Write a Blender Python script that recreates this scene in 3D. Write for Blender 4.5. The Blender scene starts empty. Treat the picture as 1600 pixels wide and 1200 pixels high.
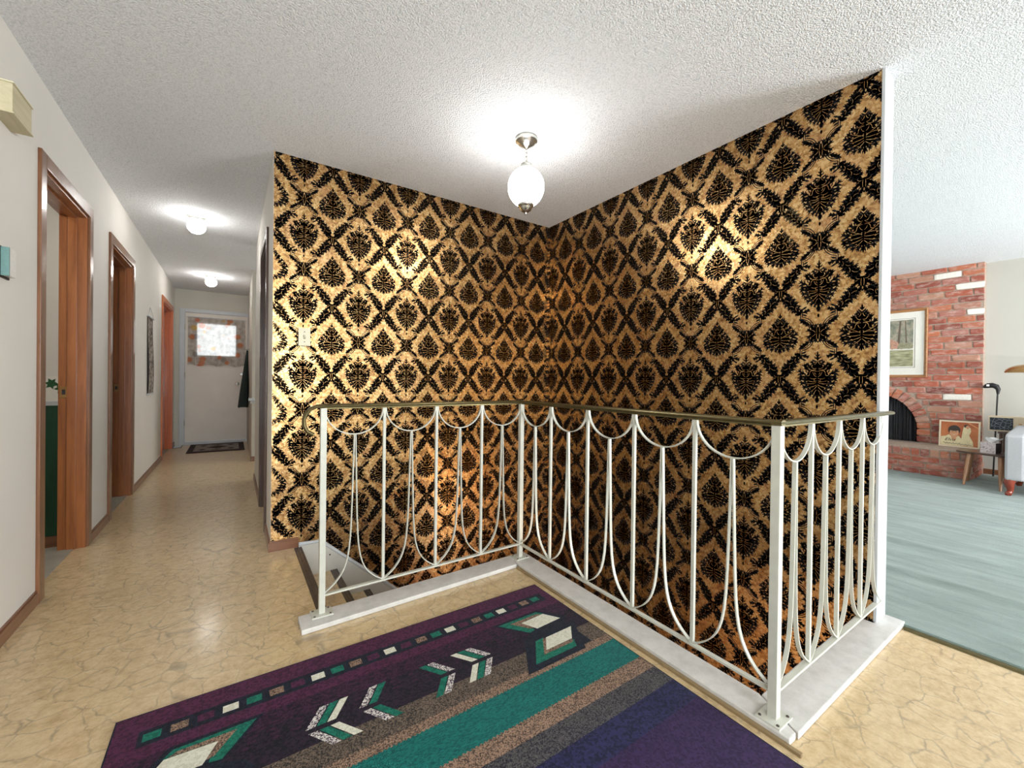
import bpy, bmesh, math, random
from mathutils import Vector, Matrix
from math import sin, cos, pi, radians, sqrt, exp, atan2
random.seed(7)
S = bpy.context.scene
COL = S.collection

# ------------------------------------------------------------------ camera
F_PX, YAW, PITCH, ROLL, CAM_H = 646.9, 0.5942, -0.0053, 0.0121, 1.0549
fw = Vector((sin(YAW)*cos(PITCH), cos(YAW)*cos(PITCH), sin(PITCH)))
rt = Vector((cos(YAW), -sin(YAW), 0.0)); up = rt.cross(fw)
r2 = rt*cos(ROLL) + up*sin(ROLL); u2 = -rt*sin(ROLL) + up*cos(ROLL)
cd = bpy.data.cameras.new('camera'); cam = bpy.data.objects.new('camera', cd); COL.objects.link(cam)
cd.sensor_fit = 'HORIZONTAL'; cd.sensor_width = 36.0; cd.lens = 36.0*F_PX/1600.0
cd.clip_start = 0.02; cd.clip_end = 200
M = Matrix((( r2.x, u2.x, -fw.x, 0), (r2.y, u2.y, -fw.y, 0), (r2.z, u2.z, -fw.z, CAM_H), (0, 0, 0, 1)))
cam.matrix_world = M
S.camera = cam

# ------------------------------------------------------------------ world, daylight, exposure
S.view_settings.view_transform = 'Standard'; S.view_settings.look = 'None'
S.view_settings.exposure = 1.3; S.view_settings.gamma = 1.0; S.view_settings.use_curve_mapping = False
w = bpy.data.worlds.new('world'); S.world = w; w.use_nodes = True
w.node_tree.nodes['Background'].inputs[0].default_value = (0.90, 0.95, 1.0, 1)
w.node_tree.nodes['Background'].inputs[1].default_value = 1.0

def area(name, loc, rot, sx, sy, power, col):
    l = bpy.data.lights.new(name, 'AREA'); l.shape = 'RECTANGLE'; l.size = sx; l.size_y = sy
    l.energy = power; l.color = col
    o = bpy.data.objects.new(name, l); COL.objects.link(o); o.location = loc; o.rotation_euler = rot
    return o
# daylight entering by the living-room front window and the glazed entry behind the camera
area('living_window_daylight', (5.4, -3.58, 1.15), (radians(120), 0, 0), 1.8, 1.3, 180, (0.94, 0.97, 1.0))
area('entry_window_daylight', (0.10, -3.58, 1.3), (radians(112), 0, 0), 1.5, 1.9, 64, (0.90, 0.96, 1.0))
area('kitchen_fill_light', (2.42, 5.68, 1.35), (0, radians(90), 0), 1.5, 0.95, 8, (0.97, 0.98, 1.0))  # unseen fill added to brighten the hallway; the kitchen wall has no window

# ------------------------------------------------------------------ material helpers
def lin(c):
    return tuple((x/12.92 if x <= 0.04045 else ((x+0.055)/1.055)**2.4) for x in c)
def rgb(r, g, b): return lin((r/255, g/255, b/255)) + (1.0,)
class NT:
    def __init__(s, name):
        s.m = bpy.data.materials.new(name); s.m.use_nodes = True; s.t = s.m.node_tree
        s.b = s.t.nodes['Principled BSDF']; s.out = s.t.nodes['Material Output']
    def n(s, typ, **kw):
        nd = s.t.nodes.new(typ)
        for k, v in kw.items():
            if k.startswith('_'): setattr(nd, k[1:], v)
            else: nd.inputs[k.replace('__', ' ')].default_value = v
        return nd
    def l(s, a, b): s.t.links.new(a, b)
    def ramp(s, fac, stops, interp='LINEAR'):
        r = s.t.nodes.new('ShaderNodeValToRGB'); r.color_ramp.interpolation = interp
        e = r.color_ramp.elements
        while len(e) < len(stops): e.new(0.5)
        for i, (p, c) in enumerate(stops): e[i].position = p; e[i].color = c
        s.l(fac, r.inputs[0]); return r.outputs[0]
    def coord(s, scale=(1, 1, 1), rot=(0, 0, 0), kind='Object', loc=(0, 0, 0)):
        tc = s.t.nodes.new('ShaderNodeTexCoord'); mp = s.t.nodes.new('ShaderNodeMapping')
        mp.inputs['Scale'].default_value = scale; mp.inputs['Rotation'].default_value = rot; mp.inputs['Location'].default_value = loc
        s.l(tc.outputs[kind], mp.inputs[0]); return mp.outputs[0]
    def pos(s, scale=(1, 1, 1), loc=(0, 0, 0)):
        g = s.t.nodes.new('ShaderNodeNewGeometry'); mp = s.t.nodes.new('ShaderNodeMapping')
        mp.inputs['Scale'].default_value = scale; mp.inputs['Location'].default_value = loc
        s.l(g.outputs['Position'], mp.inputs[0]); return mp.outputs[0]
    def noise(s, vec, scale, detail=3, rough=0.5, dist=0.0):
        nd = s.n('ShaderNodeTexNoise', Scale=scale, Detail=detail, Roughness=rough, Distortion=dist); s.l(vec, nd.inputs['Vector']); return nd.outputs['Fac']
    def mix(s, fac, a, b, blend='MIX'):
        nd = s.t.nodes.new('ShaderNodeMix'); nd.data_type = 'RGBA'; nd.blend_type = blend
        for sock, v in ((nd.inputs[0], fac), (nd.inputs[6], a), (nd.inputs[7], b)):
            if hasattr(v, 'is_linked'): s.l(v, sock)
            else: sock.default_value = v
        return nd.outputs[2]
    def math(s, op, a, b=0.0, clamp=False):
        nd = s.t.nodes.new('ShaderNodeMath'); nd.operation = op; nd.use_clamp = clamp
        for sock, v in ((nd.inputs[0], a), (nd.inputs[1], b)):
            if hasattr(v, 'is_linked'): s.l(v, sock)
            else: sock.default_value = v
        return nd.outputs[0]
    def bump(s, h, strength, dist):
        b = s.n('ShaderNodeBump', Strength=strength, Distance=dist); s.l(h, b.inputs['Height']); s.l(b.outputs[0], s.b.inputs['Normal'])
    def set(s, **kw):
        for k, v in kw.items():
            sock = s.b.inputs[k.replace('__', ' ')]
            if hasattr(v, 'is_linked'): s.l(v, sock)
            else: sock.default_value = v
        return s
def plain(name, col, rough=0.6, metal=0.0, var=0.06, vs=30.0, bump=0.0, bs=200.0, coat=0.0):
    N = NT(name); v = N.pos(); n = N.noise(v, vs, 3)
    dark = tuple(c*(1-var*2) for c in col[:3])+(1,); lite = tuple(min(1, c*(1+var)) for c in col[:3])+(1,)
    N.set(Base__Color=N.ramp(n, [(0.3, dark), (0.7, lite)]), Roughness=rough, Metallic=metal)
    if coat: N.set(Coat__Weight=coat, Coat__Roughness=0.15)
    if bump: N.bump(N.noise(v, bs, 2), bump, 0.002)
    return N.m
def wood(name, c1, c2, axis='z', rough=0.35, coat=0.4):
    N = NT(name); sc = {'z': (14, 14, 0.9), 'y': (14, 0.9, 14), 'x': (0.9, 14, 14)}[axis]
    v = N.pos(sc); n = N.noise(v, 2.2, 5, 0.6, 0.8)
    f = N.noise(N.pos(tuple(4*q for q in sc)), 3.0, 2)
    base = N.ramp(n, [(0.3, c1), (0.7, c2)])
    N.set(Base__Color=N.mix(N.math('MULTIPLY', f, 0.35), base, c1, 'MIX'), Roughness=rough, Coat__Weight=coat, Coat__Roughness=0.12)
    N.bump(f, 0.08, 0.001); return N.m

MT = {}
MT['paint'] = plain('wall_paint', rgb(226, 222, 214), 0.75, var=0.012, vs=3, bump=0.10, bs=120)
MT['paint_beige'] = plain('beige_paint', rgb(200, 196, 184), 0.8, var=0.012, vs=3, bump=0.1, bs=120)
MT['paint_living'] = plain('living_wall_paint', rgb(184, 181, 172), 0.8, var=0.012, vs=3, bump=0.1, bs=120)
MT['trim_white'] = plain('white_trim_paint', rgb(192, 196, 199), 0.4, var=0.02, vs=8)
def m_ceiling():
    N = NT('popcorn_ceiling'); v = N.pos()
    vo = N.n('ShaderNodeTexVoronoi', Scale=150.0, Randomness=1.0); N.l(v, vo.inputs['Vector'])
    n = N.noise(v, 230, 3, 0.6); blob = N.math('SUBTRACT', 1.0, N.math('MULTIPLY', vo.outputs['Distance'], 1.4))
    h = N.math('ADD', N.math('MULTIPLY', blob, 0.6), n)
    N.set(Base__Color=N.ramp(h, [(0.35, rgb(222, 225, 228)), (0.8, rgb(246, 247, 249))]), Roughness=0.95)
    N.bump(h, 0.9, 0.006); return N.m
MT['ceiling'] = m_ceiling()
def m_vinyl():
    N = NT('vinyl_floor'); v0 = N.pos()
    wn = N.n('ShaderNodeTexNoise', Scale=9.0, Detail=4.0, Roughness=0.6); N.l(v0, wn.inputs['Vector'])
    wv = N.t.nodes.new('ShaderNodeVectorMath'); wv.operation = 'MULTIPLY_ADD'
    N.l(wn.outputs['Color'], wv.inputs[0]); wv.inputs[1].default_value = (0.07, 0.07, 0.0); N.l(v0, wv.inputs[2])
    vo = N.n('ShaderNodeTexVoronoi', _feature='DISTANCE_TO_EDGE', Scale=11.5); N.l(wv.outputs[0], vo.inputs['Vector'])
    vf = N.n('ShaderNodeTexVoronoi', Scale=11.5); N.l(wv.outputs[0], vf.inputs['Vector'])
    mott = N.noise(v0, 26, 5, 0.65); mott2 = N.noise(v0, 90, 3, 0.6)
    base = N.ramp(mott, [(0.3, rgb(184, 156, 114)), (0.52, rgb(210, 184, 142)), (0.75, rgb(222, 202, 166))])
    base = N.mix(N.math('MULTIPLY', N.math('SUBTRACT', mott2, 0.45, True), 1.1, True), base, rgb(150, 124, 88))
    sep = N.t.nodes.new('ShaderNodeSeparateColor'); N.l(vf.outputs['Color'], sep.inputs[0])
    base = N.mix(N.math('MULTIPLY', sep.outputs[0], 0.22), base, rgb(222, 200, 158))
    line = N.ramp(vo.outputs['Distance'], [(0.0, (1, 1, 1, 1)), (0.016, (0.6, 0.6, 0.6, 1)), (0.045, (0, 0, 0, 1))])
    brk = N.ramp(N.noise(v0, 15, 2), [(0.36, (0.12, 0.12, 0.12, 1)), (0.6, (0.62, 0.62, 0.62, 1))])
    lf = N.mix(1.0, line, brk, 'MULTIPLY')
    N.set(Base__Color=N.mix(lf, base, rgb(128, 116, 96)), Roughness=N.ramp(mott, [(0.2, (0.3,)*3+(1,)), (0.8, (0.42,)*3+(1,))]), Coat__Weight=0.45, Coat__Roughness=0.16)
    N.bump(N.math('ADD', N.math('MULTIPLY', lf, -0.7), N.math('MULTIPLY', mott2, 0.5)), 0.12, 0.002); return N.m
MT['vinyl'] = m_vinyl()
def m_carpet():
    N = NT('carpet_pile'); v = N.pos((9, 2.2, 1)); n = N.noise(v, 1.3, 5, 0.62, 0.4); f = N.noise(N.pos(), 260, 2)
    patch = N.noise(N.pos(), 1.6, 3)
    c = N.ramp(n, [(0.3, rgb(84, 106, 100)), (0.5, rgb(118, 138, 132)), (0.72, rgb(146, 162, 158))])
    c = N.mix(N.math('MULTIPLY', patch, 0.4), c, rgb(136, 144, 128))
    N.set(Base__Color=N.mix(N.math('MULTIPLY', f, 0.5), c, rgb(86, 104, 100)), Roughness=1.0, Sheen__Weight=0.3)
    N.bump(N.math('ADD', f, n), 0.6, 0.008); return N.m
MT['carpet'] = m_carpet()
def m_foil():
    N = NT('gold_foil_paper'); v = N.pos()
    vo = N.n('ShaderNodeTexVoronoi', Scale=95.0); N.l(v, vo.inputs['Vector'])
    sep = N.t.nodes.new('ShaderNodeSeparateColor'); N.l(vo.outputs['Color'], sep.inputs[0])
    big = N.noise(v, 28, 4, 0.7); big2 = N.noise(v, 9, 3, 0.6)
    f = N.math('ADD', N.math('MULTIPLY', sep.outputs[0], 0.35), N.math('MULTIPLY', big, 0.65))
    c = N.ramp(f, [(0.28, rgb(138, 96, 52)), (0.5, rgb(198, 154, 94)), (0.72, rgb(228, 196, 140))])
    c = N.mix(N.math('MULTIPLY', N.math('SUBTRACT', big2, 0.5, True), 2.0, True), c, rgb(200, 150, 110))
    N.set(Base__Color=c, Metallic=0.88, Roughness=N.ramp(big, [(0.3, (0.22,)*3+(1,)), (0.7, (0.32,)*3+(1,))]))
    h = N.math('ADD', N.math('MULTIPLY', sep.outputs[1], 0.6), N.noise(v, 140, 3, 0.7))
    N.set(Coat__Weight=0.35, Coat__Roughness=0.3); N.bump(h, 0.34, 0.0025); return N.m
MT['foil'] = m_foil()
def m_flock():
    N = NT('black_flock')
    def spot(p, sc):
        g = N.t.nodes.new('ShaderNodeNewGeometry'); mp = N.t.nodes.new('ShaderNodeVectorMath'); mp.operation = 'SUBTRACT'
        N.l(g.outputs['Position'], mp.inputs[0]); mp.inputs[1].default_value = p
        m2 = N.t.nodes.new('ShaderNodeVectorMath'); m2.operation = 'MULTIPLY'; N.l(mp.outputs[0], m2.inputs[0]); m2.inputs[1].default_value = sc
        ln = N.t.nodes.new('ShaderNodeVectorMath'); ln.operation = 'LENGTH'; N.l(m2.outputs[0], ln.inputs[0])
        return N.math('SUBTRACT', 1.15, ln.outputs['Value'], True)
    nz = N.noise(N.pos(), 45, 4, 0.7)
    s1 = spot((2.346, 0.95, 1.90), (1, 17, 9)); s2 = spot((0.22, 2.908, 1.15), (14, 1, 2.6)); s3 = spot((2.346, 0.99, 1.78), (1, 22, 24))  # first and last spots: worn flock; middle: grey window sheen painted into the colour
    wear_and_sheen = N.math('MULTIPLY', N.math('ADD', N.math('ADD', s1, s2), s3), N.math('MULTIPLY', nz, 1.2), True)
    N.set(Base__Color=N.mix(wear_and_sheen, (0.006, 0.006, 0.007, 1), rgb(132, 116, 88)), Roughness=0.95, Specular__IOR__Level=0.15, Sheen__Weight=0.12)
    return N.m
MT['flock'] = m_flock()
MT['wood_red'] = wood('stained_jamb_wood', rgb(124, 68, 30), rgb(168, 102, 52))
MT['wood_orange_sunlit'] = wood('sunlit_orange_door_wood', rgb(182, 84, 30), rgb(214, 114, 50))  # orange wood with the sunlit brightness of the doorway put into its colour
MT['wood_case'] = wood('casing_wood', rgb(104, 66, 42), rgb(146, 98, 62), rough=0.3)
MT['wood_base'] = wood('baseboard_wood', rgb(108, 66, 42), rgb(146, 98, 66), 'y')
MT['wood_basex'] = wood('baseboard_wood_across', rgb(108, 66, 42), rgb(146, 98, 66), 'x')
MT['wood_dark'] = wood('dark_casing_wood', rgb(58, 34, 22), rgb(88, 54, 36))
MT['wood_walnut'] = wood('walnut_top', rgb(66, 44, 34), rgb(96, 66, 50), 'y')
MT['wood_leg'] = wood('tapered_leg_wood', rgb(150, 100, 66), rgb(186, 136, 94))
MT['wood_mahog'] = wood('mahogany_leg', rgb(120, 46, 28), rgb(160, 74, 50), rough=0.2, coat=0.8)
MT['wood_frame'] = wood('oak_frame', rgb(150, 98, 58), rgb(196, 144, 94), 'y', coat=0.2)
MT['iron'] = plain('cream_painted_iron', rgb(204, 204, 192), 0.35, var=0.03, vs=25)
MT['curb'] = None
def m_curb():
    N = NT('scuffed_white_paint'); v = N.pos(); n = N.noise(v, 18, 5, 0.7); n2 = N.noise(N.pos((2, 2, 40)), 14, 4, 0.75)
    c = N.ramp(n, [(0.3, rgb(196, 193, 188)), (0.6, rgb(216, 213, 209))])
    chip = N.ramp(n2, [(0.70, (0, 0, 0, 1)), (0.74, (1, 1, 1, 1))])
    N.set(Base__Color=N.mix(chip, c, rgb(130, 118, 104)), Roughness=0.4); N.bump(n2, 0.15, 0.002); return N.m
MT['curb'] = m_curb()
MT['tan_strip'] = plain('tan_edge_strip', rgb(146, 124, 90), 0.6)
MT['brass'] = plain('aged_brass', rgb(116, 106, 74), 0.34, 0.9, var=0.08, vs=40)
MT['brass_lamp'] = plain('copper_brass_lamp', rgb(188, 146, 96), 0.25, 0.95, var=0.05, vs=20)
MT['chrome'] = plain('brushed_nickel', rgb(196, 196, 190), 0.22, 0.95, var=0.03, vs=60)
MT['nickel_matte'] = plain('lamp_canopy_metal', rgb(190, 190, 184), 0.35, 0.7, var=0.03, vs=60)
MT['steel_dark'] = plain('nosing_metal', rgb(92, 82, 76), 0.45, 0.5, var=0.1, vs=30)
MT['switch'] = plain('ivory_plastic', rgb(218, 212, 184), 0.35, var=0.01)
MT['dark'] = plain('dark_slot', rgb(40, 34, 30), 0.6)
MT['black'] = plain('matte_black', rgb(22, 22, 24), 0.55)
MT['cream_box'] = wood('cream_chime_cover', rgb(190, 180, 146), rgb(212, 202, 172), 'y', rough=0.6, coat=0.0)
MT['teal_plastic'] = plain('teal_plastic', rgb(112, 150, 146), 0.4, var=0.04, vs=90)
MT['clear_plastic'] = plain('white_plastic', rgb(226, 222, 214), 0.3, var=0.04, vs=90)
MT['green_panel'] = wood('green_painted_panel', rgb(6, 50, 30), rgb(12, 76, 46), rough=0.35, coat=0.2)
MT['white_tile'] = plain('bath_floor_white', rgb(160, 154, 140), 0.85, var=0.05, vs=12)
MT['leaf_print'] = plain('printed_ivy_green', rgb(34, 92, 48), 0.6, var=0.25, vs=120)
MT['door_white'] = plain('door_paint', rgb(224, 216, 204), 0.45, var=0.02, vs=6)
MT['coat'] = plain('dark_green_cloth', rgb(36, 50, 46), 0.95, var=0.15, vs=60, bump=0.3)
MT['mortar'] = plain('mortar', rgb(172, 152, 136), 0.95, var=0.1, vs=40, bump=0.6, bs=180)
MT['white_brick'] = plain('whitewashed_brick', rgb(238, 232, 222), 0.9, var=0.05, vs=60, bump=0.5, bs=120)
def m_brick():
    N = NT('reclaimed_brick'); oi = N.t.nodes.new('ShaderNodeObjectInfo'); v = N.pos()
    c = N.ramp(oi.outputs['Random'], [(0.0, rgb(112, 62, 56)), (0.16, rgb(160, 88, 72)), (0.34, rgb(180, 100, 74)), (0.52, rgb(172, 116, 104)), (0.68, rgb(192, 116, 82)), (0.84, rgb(160, 108, 98)), (1.0, rgb(190, 146, 120))])
    n = N.noise(v, 22, 5, 0.7, 0.5); w_ = N.noise(N.pos((1, 1, 2.5), (3, 1, 2)), 11, 4, 0.65)
    c = N.mix(N.math('MULTIPLY', n, 0.35), c, rgb(150, 78, 60))
    c = N.mix(N.ramp(w_, [(0.48, (0, 0, 0, 1)), (0.72, (0.7, 0.7, 0.7, 1))]), c, rgb(206, 178, 166))
    N.set(Base__Color=c, Roughness=0.92); N.bump(n, 0.6, 0.006); return N.m
MT['brick'] = m_brick()
def m_emit(name, col, st):
    N = NT(name); v = N.coord(); n = N.noise(v, 3, 1)
    N.set(Base__Color=(0.9, 0.9, 0.9, 1), Emission__Color=N.ramp(n, [(0.2, col), (0.8, tuple(c*0.97 for c in col[:3])+(1,))]), Emission__Strength=st, Roughness=0.25); return N.m
MT['glass_lit'] = m_emit('lit_opal_glass', (1.0, 0.98, 0.95, 1), 12.0)
MT['globe_lit'] = m_emit('lit_hall_globe', (1.0, 0.98, 0.95, 1), 17.0)
def m_tweed(name, c1, c2, scale=150.0, stretch=(1, 1, 1), wave=0.0):
    N = NT(name); v = N.pos(stretch)
    ck = N.n('ShaderNodeTexVoronoi', Scale=scale); N.l(v, ck.inputs['Vector']); sep = N.t.nodes.new('ShaderNodeSeparateColor'); N.l(ck.outputs['Color'], sep.inputs[0])
    n = N.noise(N.pos(), 14, 3)
    f = N.math('ADD', N.math('MULTIPLY', sep.outputs[0], 0.8), N.math('MULTIPLY', n, 0.25))
    N.set(Base__Color=N.ramp(f, [(0.3, c1), (0.7, c2)]), Roughness=1.0, Sheen__Weight=0.05, Specular__IOR__Level=0.2)
    wv = N.n('ShaderNodeTexWave', Scale=110.0, Distortion=1.0); N.l(N.pos(), wv.inputs['Vector'])
    N.bump(N.math('ADD', wv.outputs['Fac'], sep.outputs[1]), 0.5, 0.003); return N.m
MT['rug_purple'] = m_tweed('rug_plum', rgb(62, 24, 52), rgb(86, 36, 70))
MT['rug_navy'] = m_tweed('rug_navy', rgb(18, 22, 34), rgb(30, 36, 52))
MT['rug_ink'] = m_tweed('rug_ink', rgb(24, 20, 30), rgb(44, 30, 48))
MT['rug_plumdark'] = m_tweed('rug_plum_dark', rgb(40, 20, 40), rgb(66, 32, 60))
MT['rug_teal'] = m_tweed('rug_teal', rgb(8, 86, 84), rgb(20, 118, 110), 150, (1, 3, 1))
MT['rug_green'] = m_tweed('rug_green', rgb(12, 96, 80), rgb(24, 122, 100))
MT['rug_white'] = m_tweed('rug_ivory', rgb(214, 212, 192), rgb(232, 230, 214))
MT['rug_tan'] = m_tweed('rug_tan_tweed', rgb(78, 62, 54), rgb(164, 134, 112), 330)
MT['rug_grey'] = m_tweed('rug_grey_tweed', rgb(48, 44, 42), rgb(118, 102, 88), 330)
MT['rug_slate'] = m_tweed('rug_slate_tweed', rgb(38, 38, 48), rgb(92, 88, 88), 330)
MT['rug_blue'] = m_tweed('rug_midnight', rgb(26, 26, 56), rgb(42, 42, 84))
MT['rug_violet'] = m_tweed('rug_violet', rgb(42, 28, 64), rgb(58, 38, 80))
MT['rug_speck'] = m_tweed('rug_speckle', rgb(70, 50, 70), rgb(232, 226, 220), 300)
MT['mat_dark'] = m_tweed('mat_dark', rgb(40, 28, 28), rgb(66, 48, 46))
MT['mat_grey'] = m_tweed('mat_grey', rgb(120, 112, 104), rgb(170, 160, 150))
MT['hanging'] = m_tweed('tapestry_weave', rgb(34, 26, 24), rgb(176, 164, 150), 70, (1, 1, 0.5))
MT['paper'] = plain('mount_board', rgb(236, 232, 222), 0.8, var=0.01)
MT['cream_frame'] = plain('cream_border', rgb(240, 224, 196), 0.6, var=0.02)
MT['chair_fab'] = plain('pale_grey_upholstery', rgb(176, 176, 178), 0.95, var=0.06, vs=140, bump=0.5, bs=260)
MT['cushion_fab'] = plain('pale_blue_cushion', rgb(172, 182, 192), 0.95, var=0.05, vs=60, bump=0.4, bs=260)
MT['radio_body'] = plain('radio_cream_case', rgb(226, 206, 176), 0.4, var=0.03)
MT['radio_face'] = plain('radio_white_panel', rgb(232, 228, 220), 0.4, var=0.02)
def m_grille():
    N = NT('dark_crackle_grille'); v = N.pos(); vo = N.n('ShaderNodeTexVoronoi', _feature='DISTANCE_TO_EDGE', Scale=28.0); N.l(v, vo.inputs['Vector'])
    N.set(Base__Color=N.ramp(vo.outputs['Distance'], [(0.0, rgb(150, 160, 170)), (0.05, rgb(30, 34, 44))]), Roughness=0.5); return N.m
MT['grille'] = m_grille()
def m_tissue_box():
    N = NT('marbled_card'); n = N.noise(N.pos(), 45, 5, 0.7, 1.2)
    N.set(Base__Color=N.ramp(n, [(0.36, rgb(120, 96, 104)), (0.46, rgb(222, 206, 206)), (0.7, rgb(236, 226, 224))]), Roughness=0.6); return N.m
MT['tissue_box'] = m_tissue_box()
MT['tissue'] = plain('tissue_paper', rgb(240, 240, 240), 0.9, var=0.02)
def m_curtain():
    N = NT('sheer_print_curtain'); v = N.coord()
    vo = N.n('ShaderNodeTexVoronoi', Scale=8.0); N.l(v, vo.inputs['Vector']); sep = N.t.nodes.new('ShaderNodeSeparateColor'); N.l(vo.outputs['Color'], sep.inputs[0])
    flower = N.ramp(vo.outputs['Distance'], [(0.28, (1, 1, 1, 1)), (0.42, (0, 0, 0, 1))])
    hue = N.ramp(sep.outputs[0], [(0.2, rgb(216, 120, 50)), (0.45, rgb(222, 180, 80)), (0.6, rgb(150, 146, 140)), (0.85, rgb(226, 110, 40))], 'CONSTANT')
    base = N.ramp(N.noise(v, 14, 3), [(0.35, rgb(186, 178, 168)), (0.6, rgb(222, 216, 208))])
    c = N.mix(N.math('MULTIPLY', flower, 0.8), base, hue)
    di = N.n('ShaderNodeBsdfDiffuse'); N.l(c, di.inputs[0]); tr = N.n('ShaderNodeBsdfTranslucent'); N.l(c, tr.inputs[0]); tp = N.n('ShaderNodeBsdfTransparent')
    m1 = N.n('ShaderNodeMixShader', Fac=0.45); N.l(di.outputs[0], m1.inputs[1]); N.l(tr.outputs[0], m1.inputs[2])
    m2 = N.n('ShaderNodeMixShader', Fac=0.22); N.l(m1.outputs[0], m2.inputs[1]); N.l(tp.outputs[0], m2.inputs[2])
    N.l(m2.outputs[0], N.out.inputs[0]); return N.m
MT['curtain'] = m_curtain()
def m_glass():
    N = NT('window_glass'); n = N.noise(N.pos(), 2, 1)
    g = N.n('ShaderNodeBsdfGlossy', Roughness=0.05); tp = N.n('ShaderNodeBsdfTransparent'); N.l(N.ramp(n, [(0, (0.96, 0.98, 0.98, 1)), (1, (1, 1, 1, 1))]), tp.inputs[0])
    m = N.n('ShaderNodeMixShader', Fac=0.06); N.l(tp.outputs[0], m.inputs[1]); N.l(g.outputs[0], m.inputs[2]); N.l(m.outputs[0], N.out.inputs[0]); return N.m
MT['glass'] = m_glass()
def m_landscape():
    N = NT('landscape_print'); tc = N.t.nodes.new('ShaderNodeTexCoord'); sx = N.t.nodes.new('ShaderNodeSeparateXYZ'); N.l(tc.outputs['Generated'], sx.inputs[0])
    n = N.noise(N.pos((1, 4, 3)), 4.0, 6, 0.72); n2 = N.noise(N.pos((1, 6, 30)), 2.0, 4)
    trees = N.ramp(n, [(0.3, rgb(84, 88, 80)), (0.46, rgb(132, 134, 116)), (0.6, rgb(168, 158, 140)), (0.72, rgb(190, 150, 130))])
    grass = N.ramp(n2, [(0.3, rgb(124, 122, 92)), (0.6, rgb(174, 172, 136)), (0.8, rgb(200, 194, 160))])
    lower = N.ramp(sx.outputs['Z'], [(0.355, (0, 0, 0, 1)), (0.365, (1, 1, 1, 1))])
    band = N.ramp(sx.outputs['Z'], [(0.345, (0, 0, 0, 1)), (0.355, (1, 1, 1, 1)), (0.385, (1, 1, 1, 1)), (0.395, (0, 0, 0, 1))])
    c = N.mix(lower, grass, trees); c = N.mix(band, c, rgb(216, 212, 200))
    N.set(Base__Color=c, Roughness=0.5); return N.m
MT['landscape'] = m_landscape()
def m_rust():
    N = NT('rust_backdrop_print'); n = N.noise(N.pos(), 6, 3)
    N.set(Base__Color=N.ramp(n, [(0.35, rgb(168, 84, 46)), (0.65, rgb(206, 124, 72))]), Roughness=0.35); return N.m
MT['rust'] = m_rust()
MT['p_hair'] = plain('print_dark_hair', rgb(58, 46, 40), 0.4); MT['p_skin'] = plain('print_skin_tone', rgb(222, 160, 120), 0.4, var=0.08)
MT['p_white'] = plain('print_cream_cloth', rgb(238, 222, 176), 0.4, var=0.06, vs=40); MT['p_ink'] = plain('print_ink', rgb(40, 34, 30), 0.5)
MT['p_orange'] = plain('print_orange_light', rgb(226, 158, 92), 0.4)
MT['p_bark'] = plain('print_bark', rgb(104, 90, 76), 0.6); MT['p_shrub'] = plain('print_shrub', rgb(150, 146, 118), 0.6, var=0.18, vs=60); MT['p_blush'] = plain('print_blossom', rgb(192, 146, 124), 0.6, var=0.15, vs=60)
MT['screen'] = plain('mesh_fire_screen', rgb(44, 44, 48), 0.5, 0.4, var=0.2, vs=200)
MT['basement'] = wood('basement_boards', rgb(160, 92, 46), rgb(196, 124, 70), 'x')
MT['skirt'] = plain('grey_white_skirt', rgb(206, 204, 196), 0.35, var=0.03, vs=10)

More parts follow.
